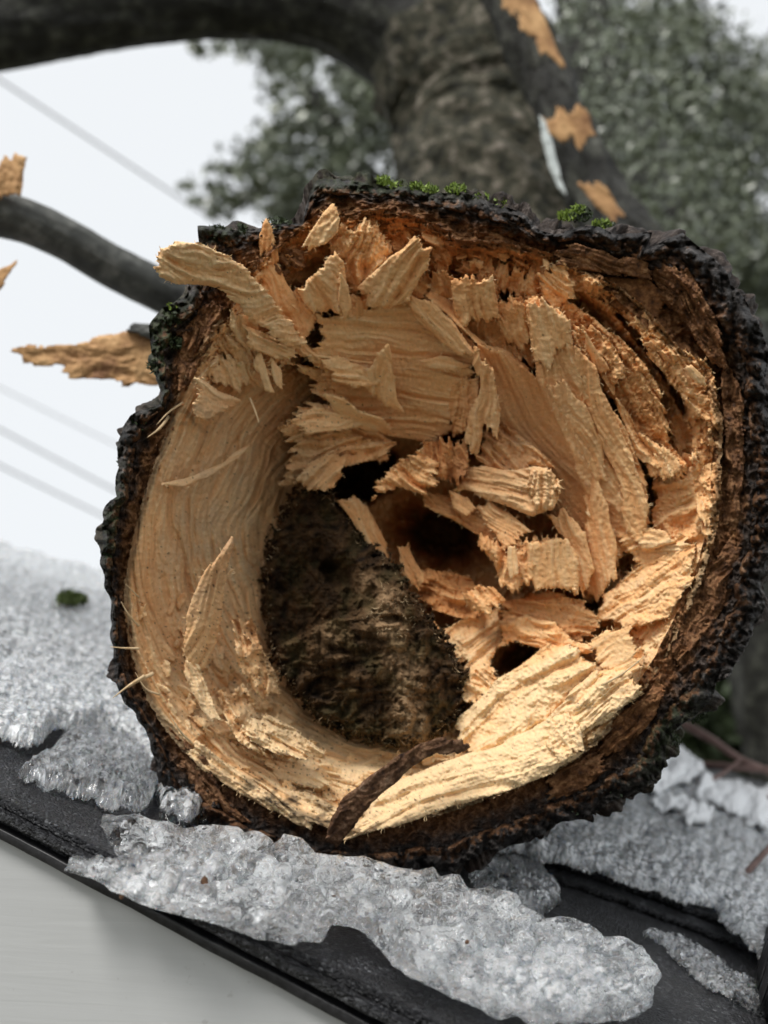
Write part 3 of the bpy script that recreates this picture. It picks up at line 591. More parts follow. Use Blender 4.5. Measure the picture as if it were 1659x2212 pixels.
# left blade and tufts
A([(503,1160),(506,1175),(488,1235),(500,1230),(484,1262),(476,1330),(468,1390),(440,1445),(412,1450),(398,1410),(404,1330),(430,1262),(455,1220)], [(503,1160,150),(410,1440,5),(470,1380,60),(440,1240,110)], -68, t=26, amp=4, jag=6, fl=150, fw=9, tone=.16, cup=10)
A([(420,815),(440,820),(470,850),(520,865),(500,880),(470,895),(450,905),(420,900),(410,870),(425,845)], [(420,820,30),(520,870,-60),(430,900,15)], 25, t=14, amp=4, jag=12, fw=6, tone=-.06)
A([(470,700),(520,700),(600,760),(640,790),(600,800),(560,830),(520,790),(470,760),(440,760)], [(470,700,-15),(640,790,-90),(500,780,-60)], 60, t=30, amp=6, rib=8, lam=14, jag=22, fl=60, fw=7, tone=-.04)
A([(430,780),(480,760),(560,790),(570,840),(520,850),(470,830)], [(430,790,-20),(560,800,-90),(500,850,-75)], 65, t=26, amp=4, lam=8, jag=22, fl=80, fw=6, tone=-.12)
A([(350,1045),(400,1035),(480,1000),(540,960),(520,985),(450,1030),(400,1052)], [(350,1046,-10),(540,965,-130),(450,1030,-60)], -22, t=12, amp=3, jag=5, fl=90, fw=5, tone=.0)
# top cluster of standing shards
A([(565,560),(585,548),(612,600),(640,650),(640,690),(600,680),(570,640)], [(580,550,-20),(640,690,-50),(570,640,-40)], 68, t=24, amp=3, jag=6, fw=8, tone=.12)
A([(600,640),(650,620),(690,680),(660,740),(690,780),(650,770),(600,700)], [(600,640,-45),(680,680,-45),(660,760,-60)], 50, t=40, amp=5, jag=8, fw=9, tone=.12)
A([(652,535),(672,500),(700,460),(722,437),(736,470),(728,500),(700,525),(665,542)], [(722,437,55),(652,535,10),(735,480,42)], -60, t=26, amp=5, jag=6, fl=120, fw=9, tone=-.05)
A([(690,520),(740,480),(770,500),(790,465),(815,480),(845,545),(830,560),(800,600),(760,640),(730,600),(715,540)], [(740,485,-5),(810,475,5),(845,550,-10),(750,640,-45)], -70, t=50, amp=7, lam=22, jag=10, fw=8, tone=.02)
A([(645,625),(665,600),(700,575),(722,540),(740,565),(752,620),(756,665),(745,688),(715,670),(680,680),(660,655)], [(722,540,50),(648,625,0),(755,670,8),(700,670,-10)], 70, t=40, amp=6, jag=6, fl=110, fw=13, tone=.0, edge=10)
A([(735,590),(752,615),(757,670),(746,690),(732,650)], [(740,595,58),(755,670,22),(733,650,30)], 80, t=14, amp=2, jag=4, tone=-.04)
A([(770,625),(820,580),(870,540),(898,510),(935,535),(925,570),(895,620),(885,650),(830,665),(790,665)], [(900,512,75),(935,540,70),(775,625,0),(840,660,0)], -42, t=50, amp=7, jag=9, fl=150, fw=14, tone=-.06, edge=14)
A([(740,640),(790,625),(800,660),(780,700),(750,690)], [(750,640,-35),(795,650,-25),(770,700,-40)], 70, t=30, amp=6, lam=10, jag=6, tone=.1)
A([(575,470),(590,500),(600,560),(590,590),(565,560),(560,520)], [(575,475,10),(590,590,-30),(565,560,-20)], 85, t=20, amp=3, jag=5, fw=8, tone=.3)
A([(830,560),(860,600),(905,600),(930,625),(915,665),(870,660),(830,650),(815,610)], [(835,560,-10),(930,625,-5),(830,650,-25)], 30, t=30, amp=6, lam=14, jag=12, fw=7, tone=.10)
A([(975,605),(1000,590),(1040,600),(1062,592),(1068,640),(1078,690),(1050,700),(1020,690),(1000,720),(985,680)], [(980,605,10),(1065,592,38),(1050,700,0),(1000,720,-12)], 80, t=30, amp=4, rib=3, jag=10, fw=9, tone=.03)
A([(1075,650),(1100,640),(1120,650),(1150,640),(1160,700),(1130,760),(1100,740),(1082,700)], [(1080,650,0),(1150,645,10),(1110,750,-30)], 70, t=26, amp=5, lam=12, jag=12, fw=7, tone=.06)
A([(1160,590),(1180,570),(1222,565),(1225,610),(1245,650),(1210,670),(1180,640)], [(1170,580,-15),(1222,568,0),(1210,665,-25)], 50, t=26, amp=5, lam=12, jag=16, fw=6, tone=-.02)
A([(1240,700),(1275,700),(1330,760),(1350,820),(1330,850),(1300,810),(1262,780),(1240,740)], [(1245,700,8),(1330,765,5),(1320,845,-10)], 55, t=26, amp=6, rib=9, lam=18, jag=14, fw=8, tone=.0)
A([(1262,715),(1290,760),(1318,800),(1300,810),(1275,780)], [(1262,715,34),(1318,800,10),(1275,780,12)], 60, t=14, amp=3, jag=5, tone=.0)
A([(1400,1000),(1430,960),(1478,1005),(1470,1020),(1440,1040),(1410,1030)], [(1400,1000,-30),(1478,1005,5),(1440,1040,-20)], 75, t=22, amp=4, jag=12, fw=6, tone=.0)
A([(1360,1160),(1390,1140),(1440,1150),(1460,1170),(1420,1180),(1385,1185)], [(1360,1160,-45),(1450,1160,-20),(1390,1185,-40)], -10, t=18, amp=4, jag=8, fw=6, tone=-.04)
A([(520,700),(560,720),(600,740),(660,745),(640,770),(600,775),(570,760),(530,740)], [(520,700,0),(660,750,-30),(570,765,-20)], 20, t=18, amp=4, jag=14, fw=6, tone=-.1)
A([(560,760),(575,800),(590,850),(575,845),(560,810),(545,790)], [(560,765,-30),(580,850,-55),(548,790,-40)], 75, t=10, amp=2, jag=5, fw=5, tone=-.18)
A([(585,770),(605,800),(612,845),(600,835),(588,805)], [(585,770,-30),(612,845,-55),(588,805,-40)], 75, t=10, amp=2, jag=4, fw=5, tone=-.15)
A([(1180,1560),(1230,1500),(1290,1450),(1350,1450),(1385,1480),(1370,1510),(1310,1540),(1250,1580),(1200,1590)], [(1185,1570,55),(1290,1450,62),(1380,1485,70),(1250,1580,68)], -38, t=30, amp=7, lam=12, jag=10, fl=120, fw=8, tone=-.12)
A([(810,1043),(835,1015),(862,990),(905,975),(950,1005),(952,1045),(925,1068),(895,1060),(870,1045),(835,1062),(800,1085)], [(810,1060,-60),(905,985,-30),(945,1050,-25)], 30, t=44, amp=7, lam=22, jag=12, fw=7, tone=.04)
A([(915,950),(960,938),(1003,955),(1010,1010),(988,1055),(945,1030),(915,990)], [(915,960,-70),(1003,960,-60),(985,1050,-50)], 80, t=40, amp=8, lam=26, jag=14, fw=7, tone=.28)
A([(728,1080),(760,1068),(790,1092),(835,1180),(840,1215),(800,1180),(765,1130)], [(730,1085,-150),(790,1095,-160),(830,1210,-140)], 60, t=40, amp=4, jag=8, fw=8, tone=.02)
A([(882,1240),(920,1225),(950,1235),(1010,1250),(1065,1285),(1040,1330),(985,1335),(940,1315),(900,1290)], [(885,1245,-150),(1060,1290,-130),(940,1320,-120)], 15, t=50, amp=8, lam=34, jag=16, fw=9, tone=.16)
A([(640,1040),(665,1010),(700,985),(748,978),(740,1020),(722,1050),(700,1062),(665,1060)], [(640,1045,-80),(745,985,-90),(700,1060,-75)], -40, t=36, amp=5, lam=10, jag=10, fw=6, tone=.08)
A([(908,1058),(960,1070),(1030,1100),(1100,1155),(1075,1180),(1030,1150),(980,1118),(915,1090)], [(910,1070,-130),(1030,1105,-100),(1090,1170,-70)], 32, t=40, amp=6, lam=16, jag=12, fw=7, tone=.06)
A([(1080,1300),(1180,1282),(1262,1305),(1305,1350),(1260,1392),(1165,1355),(1075,1345)], [(1085,1320,-110),(1300,1350,-70),(1180,1290,-100)], 12, t=44, amp=7, lam=24, jag=16, fw=8, tone=.08)
A([(1040,930),(1080,915),(1130,950),(1180,990),(1190,1012),(1120,1015),(1060,1010),(1030,985)], [(1040,940,-70),(1185,1005,-30),(1060,1010,-60)], 40, t=44, amp=7, lam=24, jag=14, fw=7, tone=.14)
A([(1000,1280),(1030,1262),(1062,1270),(1090,1300),(1060,1330),(1020,1320)], [(1000,1285,-45),(1085,1300,-30),(1030,1325,-40)], 60, t=34, amp=6, lam=20, jag=10, fw=7, tone=.02)
A([(860,1180),(880,1170),(895,1215),(930,1262),(905,1275),(875,1240)], [(860,1180,-150),(930,1265,-130),(875,1240,-135)], 65, t=30, amp=5, jag=9, fw=6, tone=.12)
A([(1180,1110),(1215,1100),(1262,1150),(1285,1230),(1262,1290),(1240,1230),(1225,1170)], [(1180,1112,-20),(1265,1150,-30),(1262,1290,-50)], 70, t=40, amp=4, jag=8, fl=120, fw=9, tone=.0)
A([(880,640),(930,650),(985,710),(1030,770),(1000,770),(950,730),(900,690)], [(885,645,5),(1025,768,12),(905,690,0)], 45, t=22, amp=4, jag=8, fl=120, fw=7, tone=-.04)
A([(690,780),(730,770),(790,800),(850,812),(830,830),(770,835),(720,820)], [(690,785,-60),(850,815,-38),(720,820,-55)], 12, t=20, amp=4, jag=10, fw=6, tone=-.04)
A([(1180,830),(1215,820),(1262,880),(1300,960),(1310,1040),(1290,1040),(1255,960),(1215,890)], [(1185,830,25),(1262,880,15),(1300,1040,-30)], 62, t=24, amp=5, jag=9, fl=120, fw=8, tone=-.04)
A([(505,1330),(540,1340),(560,1400),(590,1450),(600,1500),(570,1510),(535,1470),(510,1410)], [(510,1335,10),(595,1500,0),(520,1430,20)], 68, t=26, amp=7, lam=34, jag=14, fl=50, fw=7, tone=.08)
A([(520,1560),(570,1545),(640,1580),(700,1630),(650,1640),(590,1620),(540,1600)], [(520,1565,30),(700,1632,0),(600,1600,25)], 30, t=20, amp=6, lam=22, jag=14, fl=80, fw=6, tone=-.08)
A([(400,1400),(430,1440),(450,1500),(480,1560),(455,1560),(420,1500),(400,1450)], [(400,1405,10),(475,1560,30),(425,1500,15)], 65, t=16, amp=4, lam=10, jag=8, fl=110, fw=6, tone=-.1)
# the big curled ribbon, upper left
rb = flake('splinter', [(330,575),(345,540),(380,524),(430,528),(480,545),(530,580),(570,615),(600,655),(640,705),(660,740),(620,745),(585,725),(560,700),(535,690),(505,650),(470,622),(430,612),(380,610),(345,595)],
    [(335,578,150),(380,530,165),(430,530,160),(480,560,135),(560,620,70),(650,735,-40),(600,730,-30),(440,610,120),(520,660,60)], 6, t=26, amp=6, jag=9, fl=90, fw=11, tone=-.10, parent=log, edge=16, bend=1.0)
tag(rb, 'big curled pale wood ribbon standing out at the upper left')
A([(500,665),(540,680),(560,740),(600,760),(560,780),(520,740),(495,700)], [(500,670,10),(600,760,-60),(510,740,-30)], 70, t=20, amp=5, jag=14, fl=60, fw=6, tone=-.12)
bs = flake('splinter', [(700,1822),(715,1770),(745,1725),(800,1680),(850,1640),(900,1612),(960,1592),(1005,1598),(1015,1612),(985,1630),(940,1628),(890,1652),(850,1690),(800,1735),(760,1790),(725,1830)],
    [(710,1820,40),(800,1690,70),(900,1620,75),(1010,1605,60),(940,1628,60),(800,1735,60),(730,1825,40)], -40, t=20, amp=4, jag=6, fl=60, fw=9, parent=log, mat=M_bark, attrs=None, tone=0)
at = bs.data.attributes.new('inner', 'FLOAT', 'POINT'); at.data.foreach_set('value', np.full(len(bs.data.vertices), .42, dtype=np.float32))
tag(bs, 'dark brown curved bark strip lying across the pale wood')

# small torn crumbs, far too many to count
rc = np.random.default_rng(77); VV = []; FF = []; AA = {'tone': [], 'stain_shade': [], 'grey': []}; off = 0
def zone(k):
    for _ in range(k):
        z_ = rc.integers(0, 5)
        if z_ <= 1: th_ = rc.uniform(-1.75, .05); r_ = Ri(th_)*rc.uniform(.62, .98)
        elif z_ == 2: th_ = rc.uniform(-.1, .6); r_ = Ri(th_)*rc.uniform(.6, .97)
        elif z_ == 3: th_ = rc.uniform(-1.9, .9); r_ = rc.uniform(190, 400)
        else: th_ = rc.uniform(1.0, 2.9); r_ = Ri(th_)*rc.uniform(.72, .96)
        yield th_, r_, z_
for th_, r_, z_ in zone(540):
    cx = CLOG[0]+r_*math.cos(th_); cy = CLOG[1]+r_*math.sin(th_)
    g_ = math.degrees(th_)+90+rc.normal()*28; L = rc.uniform(14, 44) if z_ < 4 else rc.uniform(14, 34); W_ = L*rc.uniform(.22, .55)
    ca, sa = math.cos(math.radians(g_)), math.sin(math.radians(g_)); k = rc.integers(5, 8)
    pts = [(cx+ca*L*math.cos(t_)*rc.uniform(.6, 1.15)-sa*W_*math.sin(t_)*rc.uniform(.5, 1.2), cy+sa*L*math.cos(t_)*rc.uniform(.6, 1.15)+ca*W_*math.sin(t_)*rc.uniform(.5, 1.2)) for t_ in np.linspace(0, 6.28, k, endpoint=False)]
    hb = float(base_h(np.array([[cx]]), np.array([[cy]]))[0][0, 0])
    if hb < -330: continue
    tx, ty = rc.normal(size=2)*.35; hh = hb+rc.uniform(4, 20)
    v_, f_, a_ = flake('x', pts, [(cx, cy, hh), (cx+20, cy, hh+20*tx), (cx, cy+20, hh+20*ty)], g_, t=22, jag=rc.uniform(3, 8), amp=3, fl=40, fw=5, edge=5, lam=6, iso=4, tone=rc.uniform(-.12, .12), ret=True)
    if len(f_) < 4: continue
    VV.append(v_); FF.append(f_+off); off += len(v_)
    for k_ in AA: AA[k_].append(a_[k_])
o = mesh_obj('torn_crumbs', np.concatenate(VV), np.concatenate(FF), M_wood, log, {k: np.concatenate(v) for k, v in AA.items()}); o['kind'] = 'stuff'
# loose plates of inner bark
def bplate(poly, hp, ang, inner, **k):
    o = flake('bark_plate', poly, hp, ang, mat=M_bark, parent=log, **k)
    at = o.data.attributes.new('inner', 'FLOAT', 'POINT'); at.data.foreach_set('value', np.full(len(o.data.vertices), inner, dtype=np.float32)); return o
bplate([(1195,545),(1240,528),(1300,545),(1330,560),(1395,548),(1410,600),(1330,590),(1250,580),(1200,570)], [(1195,550,0),(1400,560,15),(1300,600,-10)], 15, .8, t=18, jag=12, amp=6, fw=8)
bplate([(1215,590),(1300,600),(1400,600),(1440,650),(1410,700),(1340,670),(1260,630)], [(1215,590,-55),(1440,650,-25),(1340,680,-60)], 25, 1, t=12, jag=6, amp=2, fw=12)
bplate([(1400,560),(1480,580),(1540,680),(1570,800),(1540,790),(1490,700),(1430,640)], [(1400,560,-5),(1560,790,10),(1450,680,-25)], 55, .75, t=22, jag=16, amp=9, lam=16, fw=8)
bplate([(1560,760),(1600,860),(1605,1000),(1590,1150),(1560,1140),(1572,1000),(1565,880)], [(1570,770,0),(1600,1000,10),(1565,1140,-15)], 85, .7, t=24, jag=14, amp=9, lam=16, fw=8)
bplate([(780,450),(860,445),(960,470),(1060,500),(1150,540),(1140,570),(1040,545),(940,510),(850,480),(780,478)], [(780,455,-45),(960,470,-40),(1140,560,-50)], 12, .95, t=22, jag=12, amp=8, lam=14, fw=8)
bplate([(560,545),(600,530),(650,540),(660,580),(620,600),(570,590)], [(560,550,-25),(660,560,-30),(600,600,-35)], 60, .9, t=24, jag=14, amp=9, lam=14, fw=8)
bplate([(1180,1690),(1250,1640),(1310,1625),(1308,1660),(1260,1700),(1180,1730)], [(1180,1700,-5),(1305,1630,15),(1250,1690,5)], -25, .75, t=26, jag=14, amp=9, lam=14, fw=7)
bplate([(1290,1590),(1360,1530),(1400,1500),(1425,1465),(1440,1490),(1410,1550),(1340,1620),(1290,1640)], [(1290,1600,0),(1425,1480,25),(1340,1600,10)], -45, .85, t=26, jag=12, amp=9, lam=14, fw=7)
bplate([(1500,1300),(1540,1230),(1580,1160),(1600,1180),(1570,1290),(1520,1370),(1460,1440),(1450,1410)], [(1500,1300,-10),(1590,1180,0),(1470,1430,-5)], -60, .7, t=24, jag=14, amp=9, lam=14, fw=8)
bplate([(400,720),(440,660),(470,640),(480,660),(450,740),(410,820),(385,850),(385,790)], [(400,720,5),(470,650,5),(390,840,0)], -65, .8, t=22, jag=12, amp=8, lam=12, fw=7)
bplate([(395,1600),(440,1640),(480,1720),(540,1780),(500,1780),(430,1720),(380,1650)], [(395,1600,-10),(480,1720,-5),(530,1780,0)], 52, .55, t=22, jag=12, amp=8, lam=12, fw=7)

# thin slivers
def tube(name, pts, radii, mat, parent=None, seg=16, disp=0, dscale=1, seed=0, sub=8, attrs=None, cap=True):
    pts = np.asarray(pts, float); radii = np.asarray(radii, float); n = len(pts)
    tt = np.linspace(0, n-1, (n-1)*sub+1); out = []; rr_ = []
    for t in tt:
        i = min(int(t), n-2); f = t-i; p0 = pts[max(i-1, 0)]; p1 = pts[i]; p2 = pts[i+1]; p3 = pts[min(i+2, n-1)]
        out.append(.5*((2*p1)+(-p0+p2)*f+(2*p0-5*p1+4*p2-p3)*f*f+(-p0+3*p1-3*p2+p3)*f**3)); rr_.append(radii[i]+(radii[i+1]-radii[i])*f)
    C = np.array(out); R_ = np.array(rr_); Tn = np.gradient(C, axis=0); Tn /= np.linalg.norm(Tn, axis=1)[:, None]+1e-12
    ref = np.array([.13, .21, .97]); a = np.cross(Tn, ref); a /= np.linalg.norm(a, axis=1)[:, None]+1e-9; b = np.cross(Tn, a)
    ph = np.linspace(0, 2*math.pi, seg, endpoint=False); L = np.concatenate([[0], np.cumsum(np.linalg.norm(np.diff(C, axis=0), axis=1))])
    PH, LL = np.meshgrid(ph, L); Rm = np.broadcast_to(R_[:, None], PH.shape).copy()
    if disp:
        d = fbm(np.cos(PH)*2.2+LL*dscale, np.sin(PH)*2.2+LL*dscale*.3, seed, 4)+.5*ridged(np.cos(PH)*3+7, np.sin(PH)*3+LL*dscale*.6, seed+9, 3)
        Rm = Rm*(1+disp*d)
    V = C[:, None, :]+Rm[..., None]*(np.cos(PH)[..., None]*a[:, None, :]+np.sin(PH)[..., None]*b[:, None, :])
    f = gridfaces(len(C), seg, True); V = V.reshape(-1, 3); nv = len(V)
    V = np.concatenate([V, C[:1], C[-1:]]); k = np.arange(seg); k2 = (k+1) % seg
    tris = np.concatenate([np.stack([k2, k, np.full(seg, nv)], 1), np.stack([k+nv-seg, k2+nv-seg, np.full(seg, nv+1)], 1)])
    return mesh_obj(name, V, [f, tris], mat, parent)
def lp(x, y, h): return m_log(np.array(float(x)), np.array(float(y)), np.array(float(h)))
SL = [((300,1401),(268,1400),(238,1397),3,30), ((312,1460),(280,1480),(243,1508),4,30), ((300,1352),(278,1328),(262,1300),3,25), ((330,1455),(300,1470),(270,1490),5,10),
      ((365,900),(345,925),(318,945),4,15), ((395,870),(365,890),(338,918),3,12), ((300,1290),(285,1275),(272,1262),2,15), ((345,1500),(315,1488),(292,1452),3,10), ((1300,1480),(1345,1455),(1395,1415),3,60), ((540,860),(552,890),(560,915),3,-80),
      ((420,1610),(390,1580),(365,1540),3,8)]
for (a_, b_, c_, r_, h_) in SL:
    tube('sliver', [lp(*a_, h_-25), lp(*b_, h_), lp(*c_, h_+10)], [r_*S, r_*S*.7, r_*S*.12], M_hair, log, 7, .1, 200, 3, 5)
# knot hairs (uncountable fuzz)
def blades(name, P0, dirs, lens, wid, mat, parent, seed=0, kind='stuff'):
    r = np.random.default_rng(seed); n = len(P0)
    side = np.cross(dirs, r.normal(size=(n, 3))); side /= np.linalg.norm(side, axis=1)[:, None]+1e-9
    mid = P0+dirs*(lens*.55)[:, None]+side*(lens*.15)[:, None]
    V = np.stack([P0-side*wid[:, None], P0+side*wid[:, None], mid+side*(wid*.8)[:, None], mid-side*(wid*.8)[:, None], P0+dirs*lens[:, None]], 1).reshape(-1, 3)
    b = np.arange(n)[:, None]*5
    o = mesh_obj(name, V, [b+np.array([[0, 1, 2, 3]]), b+np.array([[3, 2, 4]])], mat, parent, smooth=False); o['kind'] = kind; return o
r = np.random.default_rng(5)
kk = np.argwhere(polysd(KX, KY, KNOT) > -6); sel = kk[r.integers(0, len(kk), 3200)]
px, py, ph_ = KX[sel[:, 0], sel[:, 1]], KY[sel[:, 0], sel[:, 1]], KH[sel[:, 0], sel[:, 1]]
P0 = m_log(px, py, ph_-1); dr = r.normal(size=(len(px), 3)); dr -= FW*.9; dr /= np.linalg.norm(dr, axis=1)[:, None]
blades('knot_moss', P0, dr, r.uniform(4, 11, len(px))*S, np.full(len(px), .9)*S, M_rot, log, 6)
e_ = np.abs(polysd(KX, KY, KNOT)) < 8; kk = np.argwhere(e_ | ((np.hypot(KX-850, KY-1320) < 60))); sel = kk[r.integers(0, len(kk), 650)]
px, py, ph_ = KX[sel[:, 0], sel[:, 1]], KY[sel[:, 0], sel[:, 1]], KH[sel[:, 0], sel[:, 1]]
dr = r.normal(size=(len(px), 3))-FW*.8; dr /= np.linalg.norm(dr, axis=1)[:, None]
blades('knot_fuzz', m_log(px, py, ph_-1), dr, r.uniform(6, 20, len(px))*S, np.full(len(px), .6)*S, M_hair, log, 8)
fr = np.concatenate(FR); sel = r.integers(0, len(fr), 5200); fr = fr[sel]; dr = fr[:, 3:]+r.normal(size=(len(fr), 3))*.45; dr /= np.linalg.norm(dr, axis=1)[:, None]
o = blades('fibre_fringe', fr[:, :3], dr, r.uniform(3, 13, len(fr))**1*S, np.full(len(fr), .75)*S, M_hair2, log, 9)
# moss tufts on the bark
def moss(spots, mat, name, seed):
    r = np.random.default_rng(seed); PP = []; DD = []; LL = []
    for (x, y, rad_, hh, n, up) in spots:
        a = r.uniform(0, 2*math.pi, n); q = rad_*np.sqrt(r.random(n)); X = x+q*np.cos(a); Yv = y+q*np.sin(a)*.6
        PP.append(m_log(X, Yv, hh+r.normal(size=n)*12)); d = r.normal(size=(n, 3))*.6+UP*up-RT*.15; DD.append(d/np.linalg.norm(d, axis=1)[:, None]); LL.append(r.uniform(5, 12, n)*S)
    PP = np.concatenate(PP); LL = np.concatenate(LL)
    return blades(name, PP, np.concatenate(DD), LL, LL*.22, mat, log, seed+1)
moss([(830,392,16,-60,160,1),(862,404,18,-60,200,1),(925,412,20,-62,220,1),(985,412,22,-62,300,1),(1040,428,16,-60,160,1),(1080,440,20,-70,160,1),(1225,468,20,-60,260,1),(1250,455,16,-60,200,1),(1300,490,24,-60,260,.8),(372,665,10,-10,90,1),(1325,500,14,-60,100,.6),(900,405,14,-60,110,1)], M_moss, 'moss', 20)
moss([(470,505,26,-30,500,.6),(520,500,22,-35,300,.6),(600,492,34,-40,420,.6),(365,740,30,-10,700,.1),(345,790,26,-20,400,0),(375,690,26,-10,400,.2),(1255,465,26,-62,300,.8),(1310,495,24,-62,200,.8),(300,920,20,-10,200,.5),(245,1120,14,-10,300,.1),(270,1000,14,-10,200,.1),(1440,1600,30,-30,400,0),(1500,1540,30,-50,400,0),(238,1200,12,-10,200,0)], M_mossd, 'dark_moss', 22)
M_moss3 = mat_simple('dull_moss', [(.3, (.03, .05, .01)), (.7, (.12, .16, .04))], 300, .7, 0)
# lichen leaves under the log
LC = [(1290,1735,26),(1340,1712,20),(1255,1752,20),(1270,1740,18),(1355,1700,12)]
for (x, y, rr2) in LC:
    pts = []
    for k in range(14):
        a = k/14*2*math.pi; q = rr2*(1 if k % 2 else .55)*random.uniform(.8, 1.15); pts.append((x+q*math.cos(a), y+q*.55*math.sin(a)))
    flake('lichen', pts, [(x, y, -20+random.uniform(-10, 10)), (x+10, y, -26), (x, y+10, -10)], 0, t=2.5, jag=3, amp=2, mat=M_lichen, parent=log, edge=2)

# ------------------------------------------------------------------ roof
eA = P(np.array(0.), np.array(1722.), roof_d(0, 1722)); eB = P(np.array(860.), np.array(2165.), roof_d(860, 2165))
E = (eB-eA)/np.linalg.norm(eB-eA); Wd = np.cross(NW, E); Wd = Wd if Wd@FW > 0 else -Wd
RB = min(float((P(np.array(float(x)), np.array(float(y)), roof_d(x, y))-eA)@Wd) for x, y in ((0, 1215), (1659, 1725)))-.02
roof = thing('shingle_roof', 'sloping roof edge of black asphalt shingles above a white painted board', 'roof', eA)
def slab(name, a0, a1, b0, b1, z0, z1, mat, seed=0, rough=.0012, na=900, nb=14, wav=0, parent=None, bexp=3):
    """box on the roof: a along the eave, b up the slope, z above the roof; its near edge is ragged"""
    b1 = min(b1, RB); a = np.linspace(a0, a1, na); tb = np.linspace(0, 1, nb)**bexp
    n = fbm(a/.012, a*0, seed)*rough+fbm(a/.003, a*0+2, seed+1)*rough*.5+wav*pn(a/.09, a*0+9, seed+2)
    dz = fbm(a/.03, a*0+5, seed+3)*.0005
    rows = []
    for (zz, order) in ((z1, tb[::-1]), (z0, tb)):
        for t in order:
            bb = b0+n*(1-t)+(b1-b0)*t
            rows.append(eA+np.outer(a, E)+np.outer(bb, Wd)+np.outer(zz+dz*(1-t)-(.0004 if t == 0 else 0)*(1 if zz == z1 else -1), NW))
    V = np.stack(rows); f = gridfaces(len(rows), na)
    close = np.stack([np.arange(na-1)+(len(rows)-1)*na, np.arange(1, na)+(len(rows)-1)*na, np.arange(1, na), np.arange(na-1)], 1)
    return mesh_obj(name, V, [np.concatenate([f, close])], mat, parent)
slab('shingle_course', -.5, 1.5, .000, .9, -.0032, 0, M_shingle, 1, .0010, parent=roof)
slab('shingle_course', -.5, 1.5, -.0035, .9, -.0068, -.0036, M_shingle, 11, .0012, parent=roof, wav=.002)
slab('shingle_course', -.5, 1.5, .0025, .9, -.0102, -.0072, M_shingle, 21, .0008, parent=roof)
M_edge = mat_simple('black_drip_edge', [(.3, (.008, .008, .009)), (.7, (.03, .03, .032))], 400, .4, .4, .0005)
slab('drip_edge', -.5, 1.5, -.001, .9, -.0142, -.0106, M_edge, 31, .0003, parent=roof)
# white board below the edge
a = np.linspace(-.6, 1.6, 2); V = []
for (bb, zz) in ((.004, -.0146), (.004, -.34), (.024, -.34), (.024, -.0146)):
    V += [eA+t*E+bb*Wd+zz*NW for t in a]
mesh_obj('fascia_board', np.array(V), np.array([[0, 1, 3, 2], [2, 3, 5, 4], [4, 5, 7, 6], [6, 7, 1, 0], [0, 2, 4, 6], [1, 7, 5, 3]]), M_board, roof, smooth=False)
# second course of shingles stepping up on the right, and deck to the ridge
def rflake(name, poly, hp, mat, parent=None, **k):
    return flake(name, poly, hp, mat=mat, parent=parent, mapf=m_roof, **k)
rflake('shingle_course', [(440,1560),(560,1665),(1020,1848),(1300,1940),(1540,2030),(1800,2125),(2000,2200),(2000,1820),(1659,1712),(1000,1505),(500,1345)], [(900, 1800, 3.4)], M_shingle, roof, ang=18, t=3.2, jag=3, amp=.15, step=5, edge=1.5, iso=3)
rflake('shingle_course', [(440,1540),(560,1650),(1020,1832),(1300,1922),(1540,2010),(1800,2100),(2000,2180),(2000,1818),(1659,1710),(1000,1503),(500,1343)], [(900, 1800, 7.2)], M_shingle, roof, ang=18, t=3.2, jag=3, amp=.15, step=5, edge=1.5, iso=3)
rflake('shingle_course', [(-300,1150),(0,1240),(300,1330),(700,1420),(700,1500),(420,1460),(200,1475),(0,1440),(-300,1380)], [(900, 1800, 5)], M_shingle, roof, ang=18, t=4.5, jag=3, amp=.15, step=5, edge=1.5, iso=3)

# ------------------------------------------------------------------ ice
def cl_front(x, y): return .32*np.exp(-((x-1180)/190)**2-((y-2110)/70)**2)+.32*np.exp(-((x-330)/150)**2-((y-1910)/60)**2)-.12
dh = lambda d: (D0-d+.012)/S
ICE = [(145,1878),(160,1858),(205,1850),(232,1838),(245,1815),(220,1782),(225,1765),(300,1768),(360,1785),(400,1795),(470,1788),(515,1790),(525,1805),(545,1800),(580,1812),(590,1830),(615,1806),(650,1820),(680,1848),(720,1852),(780,1858),(830,1870),(880,1885),(930,1880),(950,1898),(990,1895),(1010,1925),(1055,1925),(1110,1935),(1130,1965),(1180,1990),(1210,1985),(1270,2000),(1300,2030),(1350,2030),(1385,2045),(1408,2085),(1425,2108),(1410,2130),(1400,2170),(1350,2200),(1250,2206),(1200,2204),(1160,2218),(1120,2190),(1080,2196),(1040,2175),(980,2150),(900,2110),(850,2085),(830,2050),(795,2012),(745,1992),(712,1990),(700,2010),(690,2028),(640,2036),(560,2022),(480,1995),(400,1975),(300,1945),(240,1915),(200,1895)]
ICEH = [(150,1870,dh(0.4098)),(300,1940,dh(0.3924)),(480,1990,dh(0.3880)),(640,2030,dh(0.3880)),(900,2100,dh(0.3815)),(1100,2190,dh(0.3793)),(1350,2195,dh(0.4088)),(230,1770,dh(0.4415)),(450,1800,dh(0.4447)),(620,1815,dh(0.4469)),(800,1870,dh(0.4415)),(1000,1905,dh(0.4360)),(1260,2000,dh(0.4306)),(1400,2080,dh(0.4338)),(700,1940,dh(0.4120)),(1100,2050,dh(0.4055))]
M_core = mat_core()
ic = flake('ice_chunk', ICE, ICEH,
    20, t=75, jag=3, amp=5, fl=40, fw=22, step=1.8, edge=20, mat=M_ice, attrs='ice', cloud=cl_front, bead=(26, 13, 32), bead2=(15, 5, 12), iso=5, backamp=22, grow=8)
